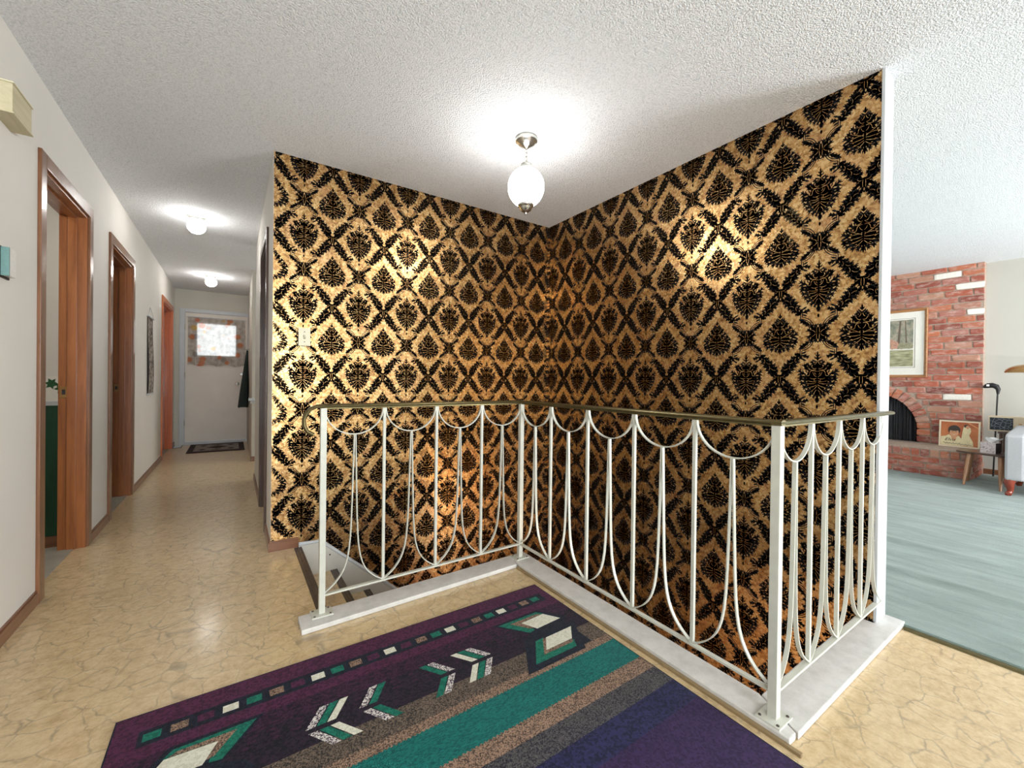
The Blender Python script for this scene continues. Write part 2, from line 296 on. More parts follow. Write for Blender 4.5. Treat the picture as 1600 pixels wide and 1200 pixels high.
# ------------------------------------------------------------------ geometry helpers
class G:
    """collects vertices/faces (world coordinates) with a material index per face"""
    def __init__(s): s.v = []; s.f = []; s.mi = []
    def add(s, vs, fs, mi=0):
        o = len(s.v); s.v += [tuple(p) for p in vs]; s.f += [tuple(i+o for i in f) for f in fs]; s.mi += [mi]*len(fs); return s
    def box(s, x0, x1, y0, y1, z0, z1, mi=0):
        vs = [(x, y, z) for x in (x0, x1) for y in (y0, y1) for z in (z0, z1)]
        return s.add(vs, [(0, 1, 3, 2), (4, 6, 7, 5), (0, 4, 5, 1), (2, 3, 7, 6), (0, 2, 6, 4), (1, 5, 7, 3)], mi)
    def tube(s, path, r, n=8, mi=0, caps=True):
        P = [Vector(p) for p in path]; rr = r if isinstance(r, (list, tuple)) else [r]*len(P)
        vs = []; prev = None
        for i, p in enumerate(P):
            t = (P[min(i+1, len(P)-1)] - P[max(i-1, 0)]).normalized()
            a = (prev - t*prev.dot(t)) if prev is not None else t.orthogonal()
            if a.length < 1e-6: a = t.orthogonal()
            a.normalize(); prev = a; b = t.cross(a)
            vs += [p + (a*cos(2*pi*k/n) + b*sin(2*pi*k/n))*rr[i] for k in range(n)]
        fs = [(i*n+k, i*n+(k+1) % n, (i+1)*n+(k+1) % n, (i+1)*n+k) for i in range(len(P)-1) for k in range(n)]
        if caps: fs += [tuple(range(n-1, -1, -1)), tuple(range((len(P)-1)*n, len(P)*n))]
        return s.add(vs, fs, mi)
    def sweep(s, path, prof, side, mi=0):
        """sweep a closed profile [(a,b)] : a along `side` (constant vector), b along tangent x side"""
        P = [Vector(p) for p in path]; sd = Vector(side).normalized(); vs = []; n = len(prof)
        for i, p in enumerate(P):
            t = (P[min(i+1, len(P)-1)] - P[max(i-1, 0)]).normalized(); b = sd.cross(t).normalized()
            vs += [p + sd*a_ + b*b_ for a_, b_ in prof]
        fs = [(i*n+k, i*n+(k+1) % n, (i+1)*n+(k+1) % n, (i+1)*n+k) for i in range(len(P)-1) for k in range(n)]
        fs += [tuple(range(n-1, -1, -1)), tuple(range((len(P)-1)*n, len(P)*n))]
        return s.add(vs, fs, mi)
    def lathe(s, prof, c, n=24, mi=0, flute=0, fa=0.0, axis='z'):
        vs = []
        for r, z in prof:
            for k in range(n):
                a = 2*pi*k/n; q = r*(1+fa*(abs(cos(flute*a/2))-0.5)) if flute else r
                d = {'z': (q*cos(a), q*sin(a), z), 'y': (q*cos(a), z, q*sin(a)), 'x': (z, q*cos(a), q*sin(a))}[axis]
                vs.append((c[0]+d[0], c[1]+d[1], c[2]+d[2]))
        fs = [(i*n+k, i*n+(k+1) % n, (i+1)*n+(k+1) % n, (i+1)*n+k) for i in range(len(prof)-1) for k in range(n)]
        fs += [tuple(range(n-1, -1, -1)), tuple(range((len(prof)-1)*n, len(prof)*n))]
        return s.add(vs, fs, mi)
    def prism(s, poly, fn, d0, d1, mi=0):
        """poly: 2-D outline; fn(a,b,d)->xyz; thickness from d0 to d1"""
        n = len(poly); vs = [fn(a, b, d0) for a, b in poly] + [fn(a, b, d1) for a, b in poly]
        fs = [tuple(range(n-1, -1, -1)), tuple(range(n, 2*n))] + [(k, (k+1) % n, n+(k+1) % n, n+k) for k in range(n)]
        return s.add(vs, fs, mi)
ORG = {}
def obj(name, g, mats, parent=None, smooth=False, bevel=0.0, fix=True):
    mats = mats if isinstance(mats, (list, tuple)) else [mats]
    o0 = Vector((0, 0, 0)) if parent is None else ORG[parent.name]
    me = bpy.data.meshes.new(name); me.from_pydata([tuple(Vector(v)-o0) for v in g.v], [], g.f)
    for m in mats: me.materials.append(MT[m])
    me.polygons.foreach_set('material_index', g.mi)
    if fix:
        bm = bmesh.new(); bm.from_mesh(me); bmesh.ops.recalc_face_normals(bm, faces=bm.faces)
        if bevel: bmesh.ops.bevel(bm, geom=list(bm.edges), offset=bevel, segments=2, profile=0.6, affect='EDGES', clamp_overlap=True)
        bm.to_mesh(me); bm.free()
    if smooth:
        me.polygons.foreach_set('use_smooth', [True]*len(me.polygons))
        try: me.set_sharp_from_angle(angle=radians(40))
        except Exception: pass
    o = bpy.data.objects.new(name, me); COL.objects.link(o)
    if parent is not None: o.parent = parent
    ORG[o.name] = o0
    return o
def thing(name, label, cat, loc, group=None):
    o = bpy.data.objects.new(name, None); o.empty_display_size = 0.05; COL.objects.link(o); o.location = loc
    o['label'] = label; o['category'] = cat
    if group: o['group'] = group
    ORG[o.name] = Vector(loc); return o
def tag(o, label, cat, group=None):
    o['label'] = label; o['category'] = cat
    if group: o['group'] = group
    return o
def struct(o, label=None):
    o['kind'] = 'structure'
    if label: o['label'] = label
    return o
def children(o): return [c for c in bpy.data.objects if c.parent == o]

# ------------------------------------------------------------------ plan of the place
XL, XA, YA, XB, YB = -0.748, 0.20, 2.908, 2.346, 0.608
XBO = 2.458                     # living-room face of the stair side wall
H = 2.44; YEND = 8.24; YF = -3.7; XR = 7.56; HR = 2.566; DEEP = -2.5
LT = 0.115                      # partition thickness

# floors -----------------------------------------------------------
g = G()
ox0, ox1, oy0, oy1 = 0.365, 1.47, 2.0, 0.62
g.box(XL-2.2, XBO, YF, oy1, -0.25, 0); g.box(XL-2.2, ox1, oy1, oy0, -0.25, 0)
g.box(XL-2.2, ox0, oy0, YA, -0.25, 0); g.box(XL-2.2, 2.6, YA, YEND+0.3, -0.25, 0)
fl = struct(obj('floor', g, 'vinyl'), 'tan marbled vinyl hallway floor')
g = G(); nx, ny = 60, 40
def carpet_z(x, y):
    z = 0.014
    z += 0.016*exp(-((x-3.13-0.02*sin(3*y))/0.05)**2) + 0.010*exp(-((x-3.72-0.03*sin(2*y+1))/0.05)**2)
    return z
xs = [XBO-0.02 + 0.01*i for i in range(3)] + [XBO+0.02 + (XR+0.0-XBO-0.02)*(i/150) for i in range(1, 151)]
ys = [YF + (4.1-YF)*j/24 for j in range(25)]
vs = []
for i, x in enumerate(xs):
    for y in ys: vs.append((x, y, (0.0 if i == 0 else carpet_z(x, y))))
m_ = len(ys)
g.add(vs, [(i*m_+j, (i+1)*m_+j, (i+1)*m_+j+1, i*m_+j+1) for i in range(len(xs)-1) for j in range(m_-1)])
g.box(XBO, XR, YF, 4.1, -0.25, -0.002)
struct(obj('floor_carpet', g, 'carpet', smooth=True), 'pale blue green carpet of the living room')
g = G(); g.sweep([(XBO-0.028, YF, 0.0), (XBO-0.028, 0.525, 0.0)], [(-0.014, 0), (-0.008, 0.007), (0.0, 0.009), (0.010, 0.009), (0.014, 0)], (1, 0, 0))
struct(obj('trim_1', g, 'brass'), 'thin brass strip along the carpet edge')
# basement below the stairwell
g = G(); g.box(-1.0, 2.6, -2.0, YA+0.1, DEEP-0.1, DEEP); struct(obj('floor_basement', g, 'basement'))

# ceiling ----------------------------------------------------------
g = G(); g.box(XL-2.2, XBO-0.05, YF-0.1, YEND+0.3, H, H+0.12)
g.add([(XBO-0.05, YF-0.1, H), (XR+0.2, YF-0.1, HR), (XR+0.2, YEND+0.3, HR), (XBO-0.05, YEND+0.3, H), (XBO-0.05, YF-0.1, H+0.12), (XR+0.2, YF-0.1, HR+0.12), (XR+0.2, YEND+0.3, HR+0.12), (XBO-0.05, YEND+0.3, H+0.12)],
      [(0, 1, 2, 3), (4, 7, 6, 5), (0, 4, 5, 1), (2, 6, 7, 3), (1, 5, 6, 2)])
struct(obj('ceiling', g, 'ceiling'), 'white sprayed popcorn ceiling')

# left wall with three doorways -------------------------------------
D1, D2, D3 = (2.868, 3.605), (4.19, 4.975), (6.90, 7.90); DH = 2.045
g = G(); x0, x1 = XL-LT, XL; cur = YF
for a, b in (D1, D2, D3): g.box(x0, x1, cur, a, 0, H); g.box(x0, x1, a, b, DH, H); cur = b
g.box(x0, x1, cur, YEND+0.1, 0, H)
WL = struct(obj('wall_left', g, 'paint'), 'off-white left hallway wall')
def base_y(name, x, sgn, spans, h=0.062, t=0.012, mat='wood_base'):
    g = G()
    for a, b in spans: g.sweep([(x, a, 0), (x, b, 0)], [(0, 0), (sgn*t, 0), (sgn*t, h-0.012), (sgn*t*0.4, h), (0, h)], (1, 0, 0))
    return g
CW = 0.062                     # casing width
g = G()
for a, b in ((YF, D1[0]-CW), (D1[1]+CW, D2[0]-CW), (D2[1]+CW, D3[0]-CW), (D3[1]+CW, YEND)):
    g.box(XL, XL+0.012, a, b, 0, 0.055); g.box(XL, XL+0.007, a, b, 0.055, 0.063)
struct(obj('baseboard_left', g, 'wood_base'), 'brown wooden baseboard along the left wall')

def doorway(n, y0, y1, case_mat, jamb_mat, strike):
    """doorway in the left wall: structure with casing, jambs, stops as parts"""
    root = bpy.data.objects.new('door_%d' % n, None); COL.objects.link(root); root.location = (XL, y0, 0); ORG[root.name] = Vector((XL, y0, 0))
    root['kind'] = 'structure'
    xo = XL; t = 0.014
    for nm, ya, yb, z0, z1 in (('casing', y0-CW, y0+0.004, 0, DH+CW), ('casing', y1-0.004, y1+CW, 0, DH+CW), ('casing', y0+0.004, y1-0.004, DH-0.004, DH+CW)):
        g = G(); g.box(xo, xo+t, ya, yb, z0, z1); obj(nm, g, case_mat, root, bevel=0.003)
    xi = XL-LT-0.004; jt = 0.018
    for ya, yb, z0, z1 in ((y0, y0+jt, 0, DH), (y1-jt, y1, 0, DH), (y0+jt, y1-jt, DH-jt, DH)):
        g = G(); g.box(xi, XL+0.002, ya, yb, z0, z1); obj('jamb', g, jamb_mat, root)
    sx0, sx1 = XL-0.075, XL-0.040
    for ya, yb, z0, z1 in ((y0+jt, y0+jt+0.011, 0, DH-jt), (y1-jt-0.011, y1-jt, 0, DH-jt), (y0+jt+0.011, y1-jt-0.011, DH-jt-0.011, DH-jt)):
        g = G(); g.box(sx0-0.005, sx1, ya, yb, z0, z1); obj('door_stop', g, jamb_mat, root, bevel=0.002)
    if strike:
        g = G(); yy = y1-jt; g.box(XL-LT+0.002, XL-0.078, yy-0.0025, yy, 0.925, 0.995)
        sp = obj('strike_plate', g, 'brass_lamp', root, bevel=0.001)
        g = G(); g.box(XL-LT+0.012, XL-0.088, yy-0.0035, yy-0.0025, 0.945, 0.975); obj('latch_hole', g, 'dark', sp)
    return root
doorway(1, D1[0], D1[1], 'wood_case', 'wood_red', True)
doorway(2, D2[0], D2[1], 'wood_case', 'wood_red', True)
d3 = doorway(3, D3[0], D3[1], 'wood_orange_sunlit', 'wood_orange_sunlit', False)
g = G(); g.box(XL-0.105, XL-0.07, D3[0]+0.02, D3[1]-0.02, 0.012, DH-0.02); obj('door_panel', g, 'wood_orange_sunlit', d3, bevel=0.003)

# bathroom seen through the first doorway
bx = XL-LT
g = G(); g.box(bx-1.6, bx, 3.70, 3.80, 0, H); wb = struct(obj('wall_bath_back', g, 'paint'), 'white bathroom wall seen through first doorway')
g = G(); g.box(bx-1.7, bx-1.6, 2.2, 3.8, 0, H); g.box(bx-1.7, bx, 2.1, 2.2, 0, H); struct(obj('wall_bath_side', g, 'paint'))
pb = []
for k in range(14):
    a = bx-0.002-0.112*(k+1); g = G(); g.box(a, a+0.110, 3.688, 3.70, 0.07, 0.875); pb.append(obj('panel', g, 'green_panel', wb, bevel=0.002))
g = G(); g.box(bx-1.6, bx, 3.684, 3.70, 0.875, 0.90); obj('cap_rail', g, 'trim_white', wb)
g = G(); g.box(bx-1.6, bx, 3.695, 3.70, 0.90, 1.055); bo = obj('wallpaper_border', g, 'paper', wb)
def ivy_leaf(g, cx, cz, s, rot):
    pts = [(0, -1), (0.25, -0.45), (0.85, -0.55), (0.6, -0.05), (0.95, 0.35), (0.4, 0.35), (0, 1), (-0.4, 0.35), (-0.95, 0.35), (-0.6, -0.05), (-0.85, -0.55), (-0.25, -0.45)]
    q = [(a*cos(rot)-b*sin(rot), a*sin(rot)+b*cos(rot)) for a, b in pts]
    c = [(0, 0)]
    vs = [(cx+s*a, 3.6938, cz+s*b) for a, b in c+q]
    g.add(vs, [(0, 1+k, 1+(k+1) % 12) for k in range(12)])
rr = random.Random(3)
for k in range(30):
    g = G(); ivy_leaf(g, bx-0.01-0.05*k+rr.uniform(-.01, .01), 0.978+0.042*sin(k*2.3), rr.uniform(0.026, 0.040), rr.uniform(-2, 2)); obj('ivy_leaf', g, 'leaf_print', bo)
g = G(); g.box(bx-1.6, bx, 3.68, 3.70, 0, 0.07); struct(obj('baseboard_bath', g, 'wood_basex'))
g = G(); g.box(bx-1.6, XL-0.05, 2.2, 3.7, 0, 0.004); struct(obj('floor_bath', g, 'white_tile'), 'pale bathroom floor')
lb = area('bathroom_ceiling_light', (bx-0.7, 3.0, 2.38), (0, 0, 0), 0.4, 0.4, 3, (1, 0.96, 0.9))
# dark bedroom behind the second doorway
g = G(); g.box(bx-1.7, bx-1.6, 3.8, 8.3, 0, H); g.box(bx-1.7, bx, 5.6, 5.7, 0, H); g.box(bx-1.7, bx, YEND+0.1, YEND+0.2, 0, H); g.box(bx-1.7, bx, 2.0, 2.1, 0, H)
struct(obj('wall_bedroom', g, 'paint'))
g = G(); g.box(bx-1.7, XL-0.02, 3.8, YEND+0.2, -0.2, 0.003); struct(obj('floor_bedroom', g, 'white_tile'))

# end wall with the back door ---------------------------------------
dx0, dx1, dz0, dz1 = -0.615, 0.205, 0.045, 2.085
g = G(); g.box(XL-0.05, dx0-0.012, YEND, YEND+LT, 0, H); g.box(dx1+0.012, 2.6, YEND, YEND+LT, 0, H); g.box(dx0-0.012, dx1+0.012, YEND, YEND+LT, dz1+0.012, H); g.box(dx0-0.012, dx1+0.012, YEND, YEND+LT, 0, dz0-0.005)
struct(obj('wall_back', g, 'paint_beige'), 'beige end wall of the hallway')
rt_ = bpy.data.objects.new('door_4', None); COL.objects.link(rt_); rt_.location = (dx0, YEND, 0); ORG[rt_.name] = Vector((dx0, YEND, 0)); rt_['kind'] = 'structure'; rt_['label'] = 'white back door with curtained window at hallway end'
for a, b, z0, z1 in ((dx0-0.07, dx0-0.002, 0, dz1+0.06), (dx1+0.002, dx1+0.06, 0, dz1+0.06), (dx0-0.002, dx1+0.002, dz1+0.002, dz1+0.06)):
    g = G(); g.box(a, b, YEND-0.018, YEND, z0, z1); obj('casing', g, 'trim_white', rt_, bevel=0.004)
g = G(); g.box(dx0-0.01, dx1+0.01, YEND-0.03, YEND+0.1, 0.0, dz0-0.004); obj('threshold', g, 'trim_white', rt_, bevel=0.003)
for a, b, z0, z1 in ((dx0-0.012, dx0+0.001, 0, dz1+0.012), (dx1-0.001, dx1+0.012, 0, dz1+0.012), (dx0, dx1, dz1-0.001, dz1+0.012)):
    g = G(); g.box(a, b, YEND-0.001, YEND+LT, z0, z1); obj('jamb', g, 'trim_white', rt_)
wx0, wx1, wz0, wz1 = -0.475, 0.055, 1.41, 1.935
g = G(); yl0, yl1 = YEND+0.01, YEND+0.05
g.box(dx0, wx0, yl0, yl1, dz0, dz1); g.box(wx1, dx1, yl0, yl1, dz0, dz1); g.box(wx0, wx1, yl0, yl1, dz0, wz0); g.box(wx0, wx1, yl0, yl1, wz1, dz1)
leaf = obj('door_leaf', g, 'door_white', rt_)
g = G(); g.box(wx0, wx1, yl0+0.015, yl0+0.02, wz0, wz1); obj('window_pane', g, 'glass', leaf)
for a, b, z0, z1 in ((wx0-0.02, wx0+0.01, wz0-0.02, wz1+0.02), (wx1-0.01, wx1+0.02, wz0-0.02, wz1+0.02), (wx0+0.01, wx1-0.01, wz0-0.02, wz0+0.01), (wx0+0.01, wx1-0.01, wz1-0.01, wz1+0.02)):
    g = G(); g.box(a, b, yl0-0.008, yl0+0.03, z0, z1); obj('window_bead', g, 'trim_white', leaf)
g = G(); g.lathe([(0.030, 0), (0.031, -0.006), (0.012, -0.012), (0.012, -0.032), (0.024, -0.040), (0.029, -0.055), (0.022, -0.068), (0.0005, -0.072)], (0.068, yl0, 0.965), 20, axis='y'); obj('door_knob', g, 'chrome', leaf, smooth=True)
g = G(); g.lathe([(0.026, 0), (0.027, -0.006), (0.020, -0.013), (0.0005, -0.014)], (0.128, yl0, 1.125), 18, axis='y'); db = obj('deadbolt', g, 'nickel_matte', leaf, smooth=True)
for z in (0.35, 1.1, 1.85):
    g = G(); g.tube([(dx0-0.002, YEND-0.02, z-0.045), (dx0-0.002, YEND-0.02, z+0.045)], 0.008, 8); obj('hinge', g, 'nickel_matte', rt_)
# curtain
def curtain_sheet(x0, x1, z0, z1, y, nx=90, nz=12, amp=0.008, fr=9):
    g = G(); vs = []
    for i in range(nx+1):
        for j in range(nz+1):
            t = i/nx; s = j/nz; A = amp*(0.35+0.65*(1-s))
            zz = z0 + (z1-z0)*s + (0.012*sin(t*2*pi*3.2+0.6) if j == 0 else 0)
            vs.append((x0+(x1-x0)*t+0.004*sin(s*3+t*20), y + A*sin(2*pi*fr*t+0.8*sin(5*t)), zz))
    g.add(vs, [(i*(nz+1)+j, (i+1)*(nz+1)+j, (i+1)*(nz+1)+j+1, i*(nz+1)+j+1) for i in range(nx) for j in range(nz)])
    return g
ct = thing('door_curtain', 'sheer curtain with orange flower print on the back door window', 'curtain', (-0.2, YEND-0.012, 1.25))
obj('fabric', curtain_sheet(-0.585, 0.175, 1.255, 2.025, YEND-0.012), 'curtain', ct, smooth=True, fix=False)
g = G(); g.tube([(-0.60, YEND-0.012, 2.015), (0.19, YEND-0.012, 2.015)], 0.006, 8); obj('curtain_rod', g, 'trim_white', ct)

# right side of the hallway -----------------------------------------
RD = (3.34, 3.98); RE = 5.12
g = G(); g.box(XA, XA+LT, YA+0.11, RD[0], 0, H); g.box(XA, XA+LT, RD[1], RE, 0, H); g.box(XA, XA+LT, RD[0], RD[1], DH, H)
struct(obj('wall_hall_right', g, 'paint'), 'off-white right hallway wall past the stair corner')
g = G(); g.box(XA+0.01, XA+0.3, 6.24, YEND, 0, H); g.box(XA+0.3, 2.6, 6.24, 6.36, 0, H); struct(obj('wall_closet', g, 'paint_beige'), 'beige wall end beside the back door')
g = G(); g.box(XA+LT, 2.6, RE-0.1, RE, 0, H); g.box(2.5, 2.6, RE, 6.4, 0, H); g.box(1.4, 1.5, YA+0.1, RE, 0, H); struct(obj('wall_kitchen', g, 'paint_beige'))
d5 = bpy.data.objects.new('door_5', None); COL.objects.link(d5); d5.location = (XA, RD[0], 0); ORG[d5.name] = Vector((XA, RD[0], 0)); d5['kind'] = 'structure'
for ya, yb, z0, z1 in ((RD[0]-0.05, RD[0]+0.004, 0, DH+0.05), (RD[1]-0.004, RD[1]+0.05, 0, DH+0.05), (RD[0]+0.004, RD[1]-0.004, DH-0.004, DH+0.05)):
    g = G(); g.box(XA-0.014, XA, ya, yb, z0, z1); obj('casing', g, 'wood_dark', d5, bevel=0.003)
for ya, yb, z0, z1 in ((RD[0], RD[0]+0.018, 0, DH), (RD[1]-0.018, RD[1], 0, DH), (RD[0]+0.018, RD[1]-0.018, DH-0.018, DH)):
    g = G(); g.box(XA-0.002, XA+LT, ya, yb, z0, z1); obj('jamb', g, 'wood_dark', d5)
g = G(); g.box(XA+0.03, XA+0.065, RD[0]+0.019, RD[1]-0.019, 0.01, DH-0.02); obj('door_panel', g, 'wood_dark', d5)
g = G()
for a, b in ((YA+0.0, RD[0]-0.05), (RD[1]+0.05, RE)): g.box(XA-0.012, XA, a, b, 0, 0.055); g.box(XA-0.007, XA, a, b, 0.055, 0.063)
g.box(XA-0.012, 0.352, YA-0.012, YA, 0, 0.055); g.box(XA-0.007, 0.352, YA-0.007, YA, 0.055, 0.063)
struct(obj('baseboard_right', g, 'wood_basex'), 'brown wooden baseboard around the stair wall corner')
g = G(); g.box(XA-0.004, XA+0.3, 6.226, 6.24, 0, 0.06); struct(obj('baseboard_closet', g, 'wood_basex'))
g = G(); g.box(XA-0.03, XA+0.06, 6.16, 6.235, 0.775, 0.81); g.box(XA-0.01, XA+0.05, 6.20, 6.239, 0.74, 0.775); struct(obj('trim_2', g, 'trim_white', bevel=0.004), 'small white ledge on the hallway wall end')

# stair walls with foil paper ----------------------------------------
g = G(); g.box(XA, XB+LT, YA, YA+0.11, DEEP, H)
WA = struct(obj('wall_stair_back', g, ['paint']), 'black and gold damask papered wall behind the stairs')
g = G(); g.box(XB, XBO, YB, YA, DEEP, H)
WB = struct(obj('wall_stair_side', g, ['paint']), 'black and gold damask papered wall beside the stairs')
g = G(); g.box(XA+0.001, XB, YA-0.0012, YA, DEEP, H); obj('foil_paper', g, 'foil', WA)
g = G(); g.box(XB-0.0012, XB, YB+0.001, YA-0.0012, DEEP, H); obj('foil_paper', g, 'foil', WB)
g = G(); g.box(XB-0.006, XBO+0.002, YB-0.012, YB, 0.02, H); struct(obj('trim_3', g, 'trim_white', bevel=0.002), 'white painted end of the papered stair wall')

# damask flock, drawn leaf by leaf as a raised layer ------------------
PW, PH = 0.336, 0.442
class Motif:
    def __init__(s): s.strips = []      # (points, halfwidths, layer)
    def strip(s, pts, ws, layer=0): s.strips.append((pts, ws, layer))
    def leaf(s, x, y, ang, L, wd, bend=0.0, n=6, vein=False):
        a = radians(ang); bd = radians(bend); pts = [(x, y)]; px, py = x, y; st = L/n
        for i in range(n):
            t = (i+0.5)/n; px += st*cos(a+bd*t); py += st*sin(a+bd*t); pts.append((px, py))
        ws = [wd*1.9*((i/n)**0.55)*((1-i/n)**0.8) for i in range(n+1)]; ws[0] = wd*0.4; ws[-1] = 0.0002
        s.strip(pts, ws)
        if vein: s.strip(pts[1:-2], [0.0008]*(len(pts)-3), 1)
        return pts
    def acanthus(s, x, y, ang, L, wd, bend=0.0, lobes=2, vein=False):
        pts = s.leaf(x, y, ang, L, wd*0.6, bend, 7, vein)
        for k in range(lobes):
            t = (k+0.55)/(lobes+0.7); i = min(len(pts)-2, int(t*(len(pts)-1))); px, py = pts[i]
            ta = math.degrees(atan2(pts[i+1][1]-pts[i][1], pts[i+1][0]-pts[i][0])); LL = L*(0.56-0.22*t)
            s.leaf(px, py, ta+26, LL, wd*0.36, 34, 4); s.leaf(px, py, ta-26, LL, wd*0.36, -34, 4)
    def curl(s, x, y, ang, r, turn=300, wd=0.0028, sgn=1, n=12, layer=0):
        a = radians(ang); pts = [(x, y)]; px, py = x, y; tot = radians(turn)*sgn
        for i in range(n):
            t = (i+0.5)/n; step = r*2*pi*(turn/360)/n*(1.5-t*1.05); a += tot/n; px += step*cos(a); py += step*sin(a); pts.append((px, py))
        s.strip(pts, [wd*(1-0.4*i/n) for i in range(n)] + [wd*0.8], layer)
        if not layer: q = pts[-1]; s.leaf(q[0]-wd*1.2, q[1], 0, wd*3.4, wd*1.2, 0, 4)
    def arc(s, p0, p1, p2, wd=0.0011, n=7, layer=1):
        pts = [((1-t)**2*p0[0]+2*(1-t)*t*p1[0]+t*t*p2[0], (1-t)**2*p0[1]+2*(1-t)*t*p1[1]+t*t*p2[1]) for t in [i/n for i in range(n+1)]]
        s.strip(pts, [0.64*wd*(0.35+0.9*sin(pi*min(1, 0.12+0.8*i/n))) for i in range(n+1)], layer)
    def mirror(s):
        s.strips += [([(-a, b) for a, b in p], w_, l) for p, w_, l in s.strips]
    def flip(s):
        s.strips += [([(a, -b) for a, b in p], w_, l) for p, w_, l in s.strips]
wide = Motif()
A = wide.acanthus; Lf = wide.leaf
wide.strip([(0, 0.088), (0, 0.066), (0, 0.045), (0, 0.02), (0, -0.01), (0, -0.04), (0, -0.065), (0, -0.082)], [0.004, 0.020, 0.036, 0.046, 0.046, 0.036, 0.020, 0.006])
Lf(0.0, 0.110, 90, 0.028, 0.0045, 0); Lf(0.001, 0.112, 30, 0.014, 0.0036, 50); Lf(0.001, 0.099, 12, 0.019, 0.0042, 60); Lf(0.0, 0.090, 90, 0.030, 0.006, 0); Lf(0.003, 0.086, 0, 0.024, 0.005, 60)
A(0.012, 0.062, 66, 0.034, 0.011, -20); A(0.026, 0.050, 62, 0.038, 0.012, -30); A(0.036, 0.040, 50, 0.046, 0.013, 20); Lf(0.040, 0.046, 30, 0.034, 0.007, 50)
wide.curl(0.044, 0.030, 24, 0.0100, 330, 0.0025, 1); A(0.050, 0.022, 16, 0.046, 0.011, 40); Lf(0.060, 0.026, 8, 0.032, 0.006, -60)
A(0.034, 0.006, 14, 0.050, 0.013, -26); A(0.036, -0.008, 2, 0.054, 0.013, 24); A(0.034, -0.024, -8, 0.052, 0.013, 28); A(0.028, -0.040, -16, 0.050, 0.013, 26)
A(0.020, -0.054, -28, 0.050, 0.012, 30); A(0.012, -0.064, -44, 0.042, 0.011, 24); A(0.006, -0.072, -66, 0.034, 0.008, 24)
Lf(0.0, -0.076, -90, 0.048, 0.0055, 0); Lf(0.002, -0.094, -48, 0.020, 0.004, -40); Lf(0.002, -0.104, -62, 0.018, 0.0036, -40); Lf(0.0, -0.132, -90, 0.019, 0.0060, 0); Lf(0.0, -0.136, -50, 0.008, 0.003, 0)
wide.arc((0.003, 0.088), (0.004, 0.074), (0.014, 0.070)); wide.arc((0.004, 0.052), (0.020, 0.044), (0.026, 0.064)); wide.arc((0.006, 0.046), (0.030, 0.036), (0.040, 0.056), 0.0010)
wide.arc((0.002, 0.036), (0.034, 0.050), (0.034, 0.022), 0.0014); wide.arc((0.034, 0.022), (0.034, 0.012), (0.046, 0.016), 0.0011); wide.arc((0.003, 0.010), (0.016, 0.014), (0.020, 0.034), 0.0011); wide.arc((0.010, 0.034), (0.014, 0.022), (0.004, 0.022), 0.0009)
wide.arc((0.003, 0.002), (0.020, -0.006), (0.032, 0.004), 0.0012); wide.arc((0.003, -0.010), (0.012, -0.022), (0.044, -0.010), 0.0011); wide.arc((0.004, -0.018), (0.016, -0.030), (0.050, -0.024), 0.0011)
wide.arc((0.003, -0.030), (0.012, -0.040), (0.044, -0.046), 0.0011); wide.arc((0.002, -0.036), (0.010, -0.052), (0.034, -0.066), 0.0011); wide.arc((0.003, -0.056), (0.012, -0.062), (0.020, -0.084), 0.0010); wide.arc((0.012, -0.002), (0.018, -0.014), (0.006, -0.010), 0.0010)
nar = lambda b: 1 - 0.16*min(1.0, max(0.0, -b/0.07))
wide.strips = [([(a*nar(b), b) for a, b in p_], w_, l) for p_, w_, l in wide.strips]
wide.mirror()
flame = Motif(); A = flame.acanthus; Lf = flame.leaf
flame.strip([(0, 0.080), (0, 0.060), (0, 0.035), (0, 0.01), (0, -0.015), (0, -0.04), (0, -0.062)], [0.005, 0.017, 0.027, 0.036, 0.045, 0.036, 0.010])
Lf(0.0, 0.086, 90, 0.028, 0.005, 0); Lf(0.001, 0.090, 36, 0.014, 0.0036, 50); Lf(0.001, 0.078, 24, 0.020, 0.0045, 50); Lf(0.004, 0.068, 30, 0.026, 0.006, 50)
A(0.010, 0.050, 60, 0.032, 0.010, 16); A(0.016, 0.036, 50, 0.038, 0.011, 24); Lf(0.024, 0.042, 70, 0.028, 0.006, -50); flame.curl(0.030, 0.036, 30, 0.0080, 320, 0.0022, 1)
A(0.024, 0.016, 36, 0.042, 0.012, 20); A(0.032, 0.000, 20, 0.046, 0.012, 36); flame.curl(0.056, 0.002, 20, 0.0085, 330, 0.0024, 1); A(0.044, -0.008, 6, 0.042, 0.012, 40); Lf(0.052, -0.010, -10, 0.034, 0.007, -30)
A(0.036, -0.022, -6, 0.048, 0.012, -24); A(0.030, -0.034, -16, 0.054, 0.013, 22); A(0.022, -0.046, -26, 0.054, 0.012, 28); A(0.012, -0.052, -44, 0.044, 0.011, 28); A(0.006, -0.056, -66, 0.034, 0.009, 20)
Lf(0.0, -0.058, -90, 0.038, 0.006, 0); Lf(0.002, -0.072, -55, 0.020, 0.004, -30)
flame.arc((0.003, 0.074), (0.004, 0.062), (0.012, 0.058)); flame.arc((0.003, 0.046), (0.016, 0.040), (0.020, 0.058)); flame.arc((0.003, 0.030), (0.022, 0.034), (0.024, 0.014), 0.0014); flame.arc((0.024, 0.014), (0.024, 0.004), (0.034, 0.006), 0.0010)
flame.arc((0.003, 0.006), (0.012, 0.010), (0.014, 0.024), 0.0010); flame.arc((0.006, 0.040), (0.024, 0.026), (0.032, 0.036), 0.0010); flame.arc((0.016, -0.006), (0.034, 0.000), (0.052, 0.016), 0.0011)
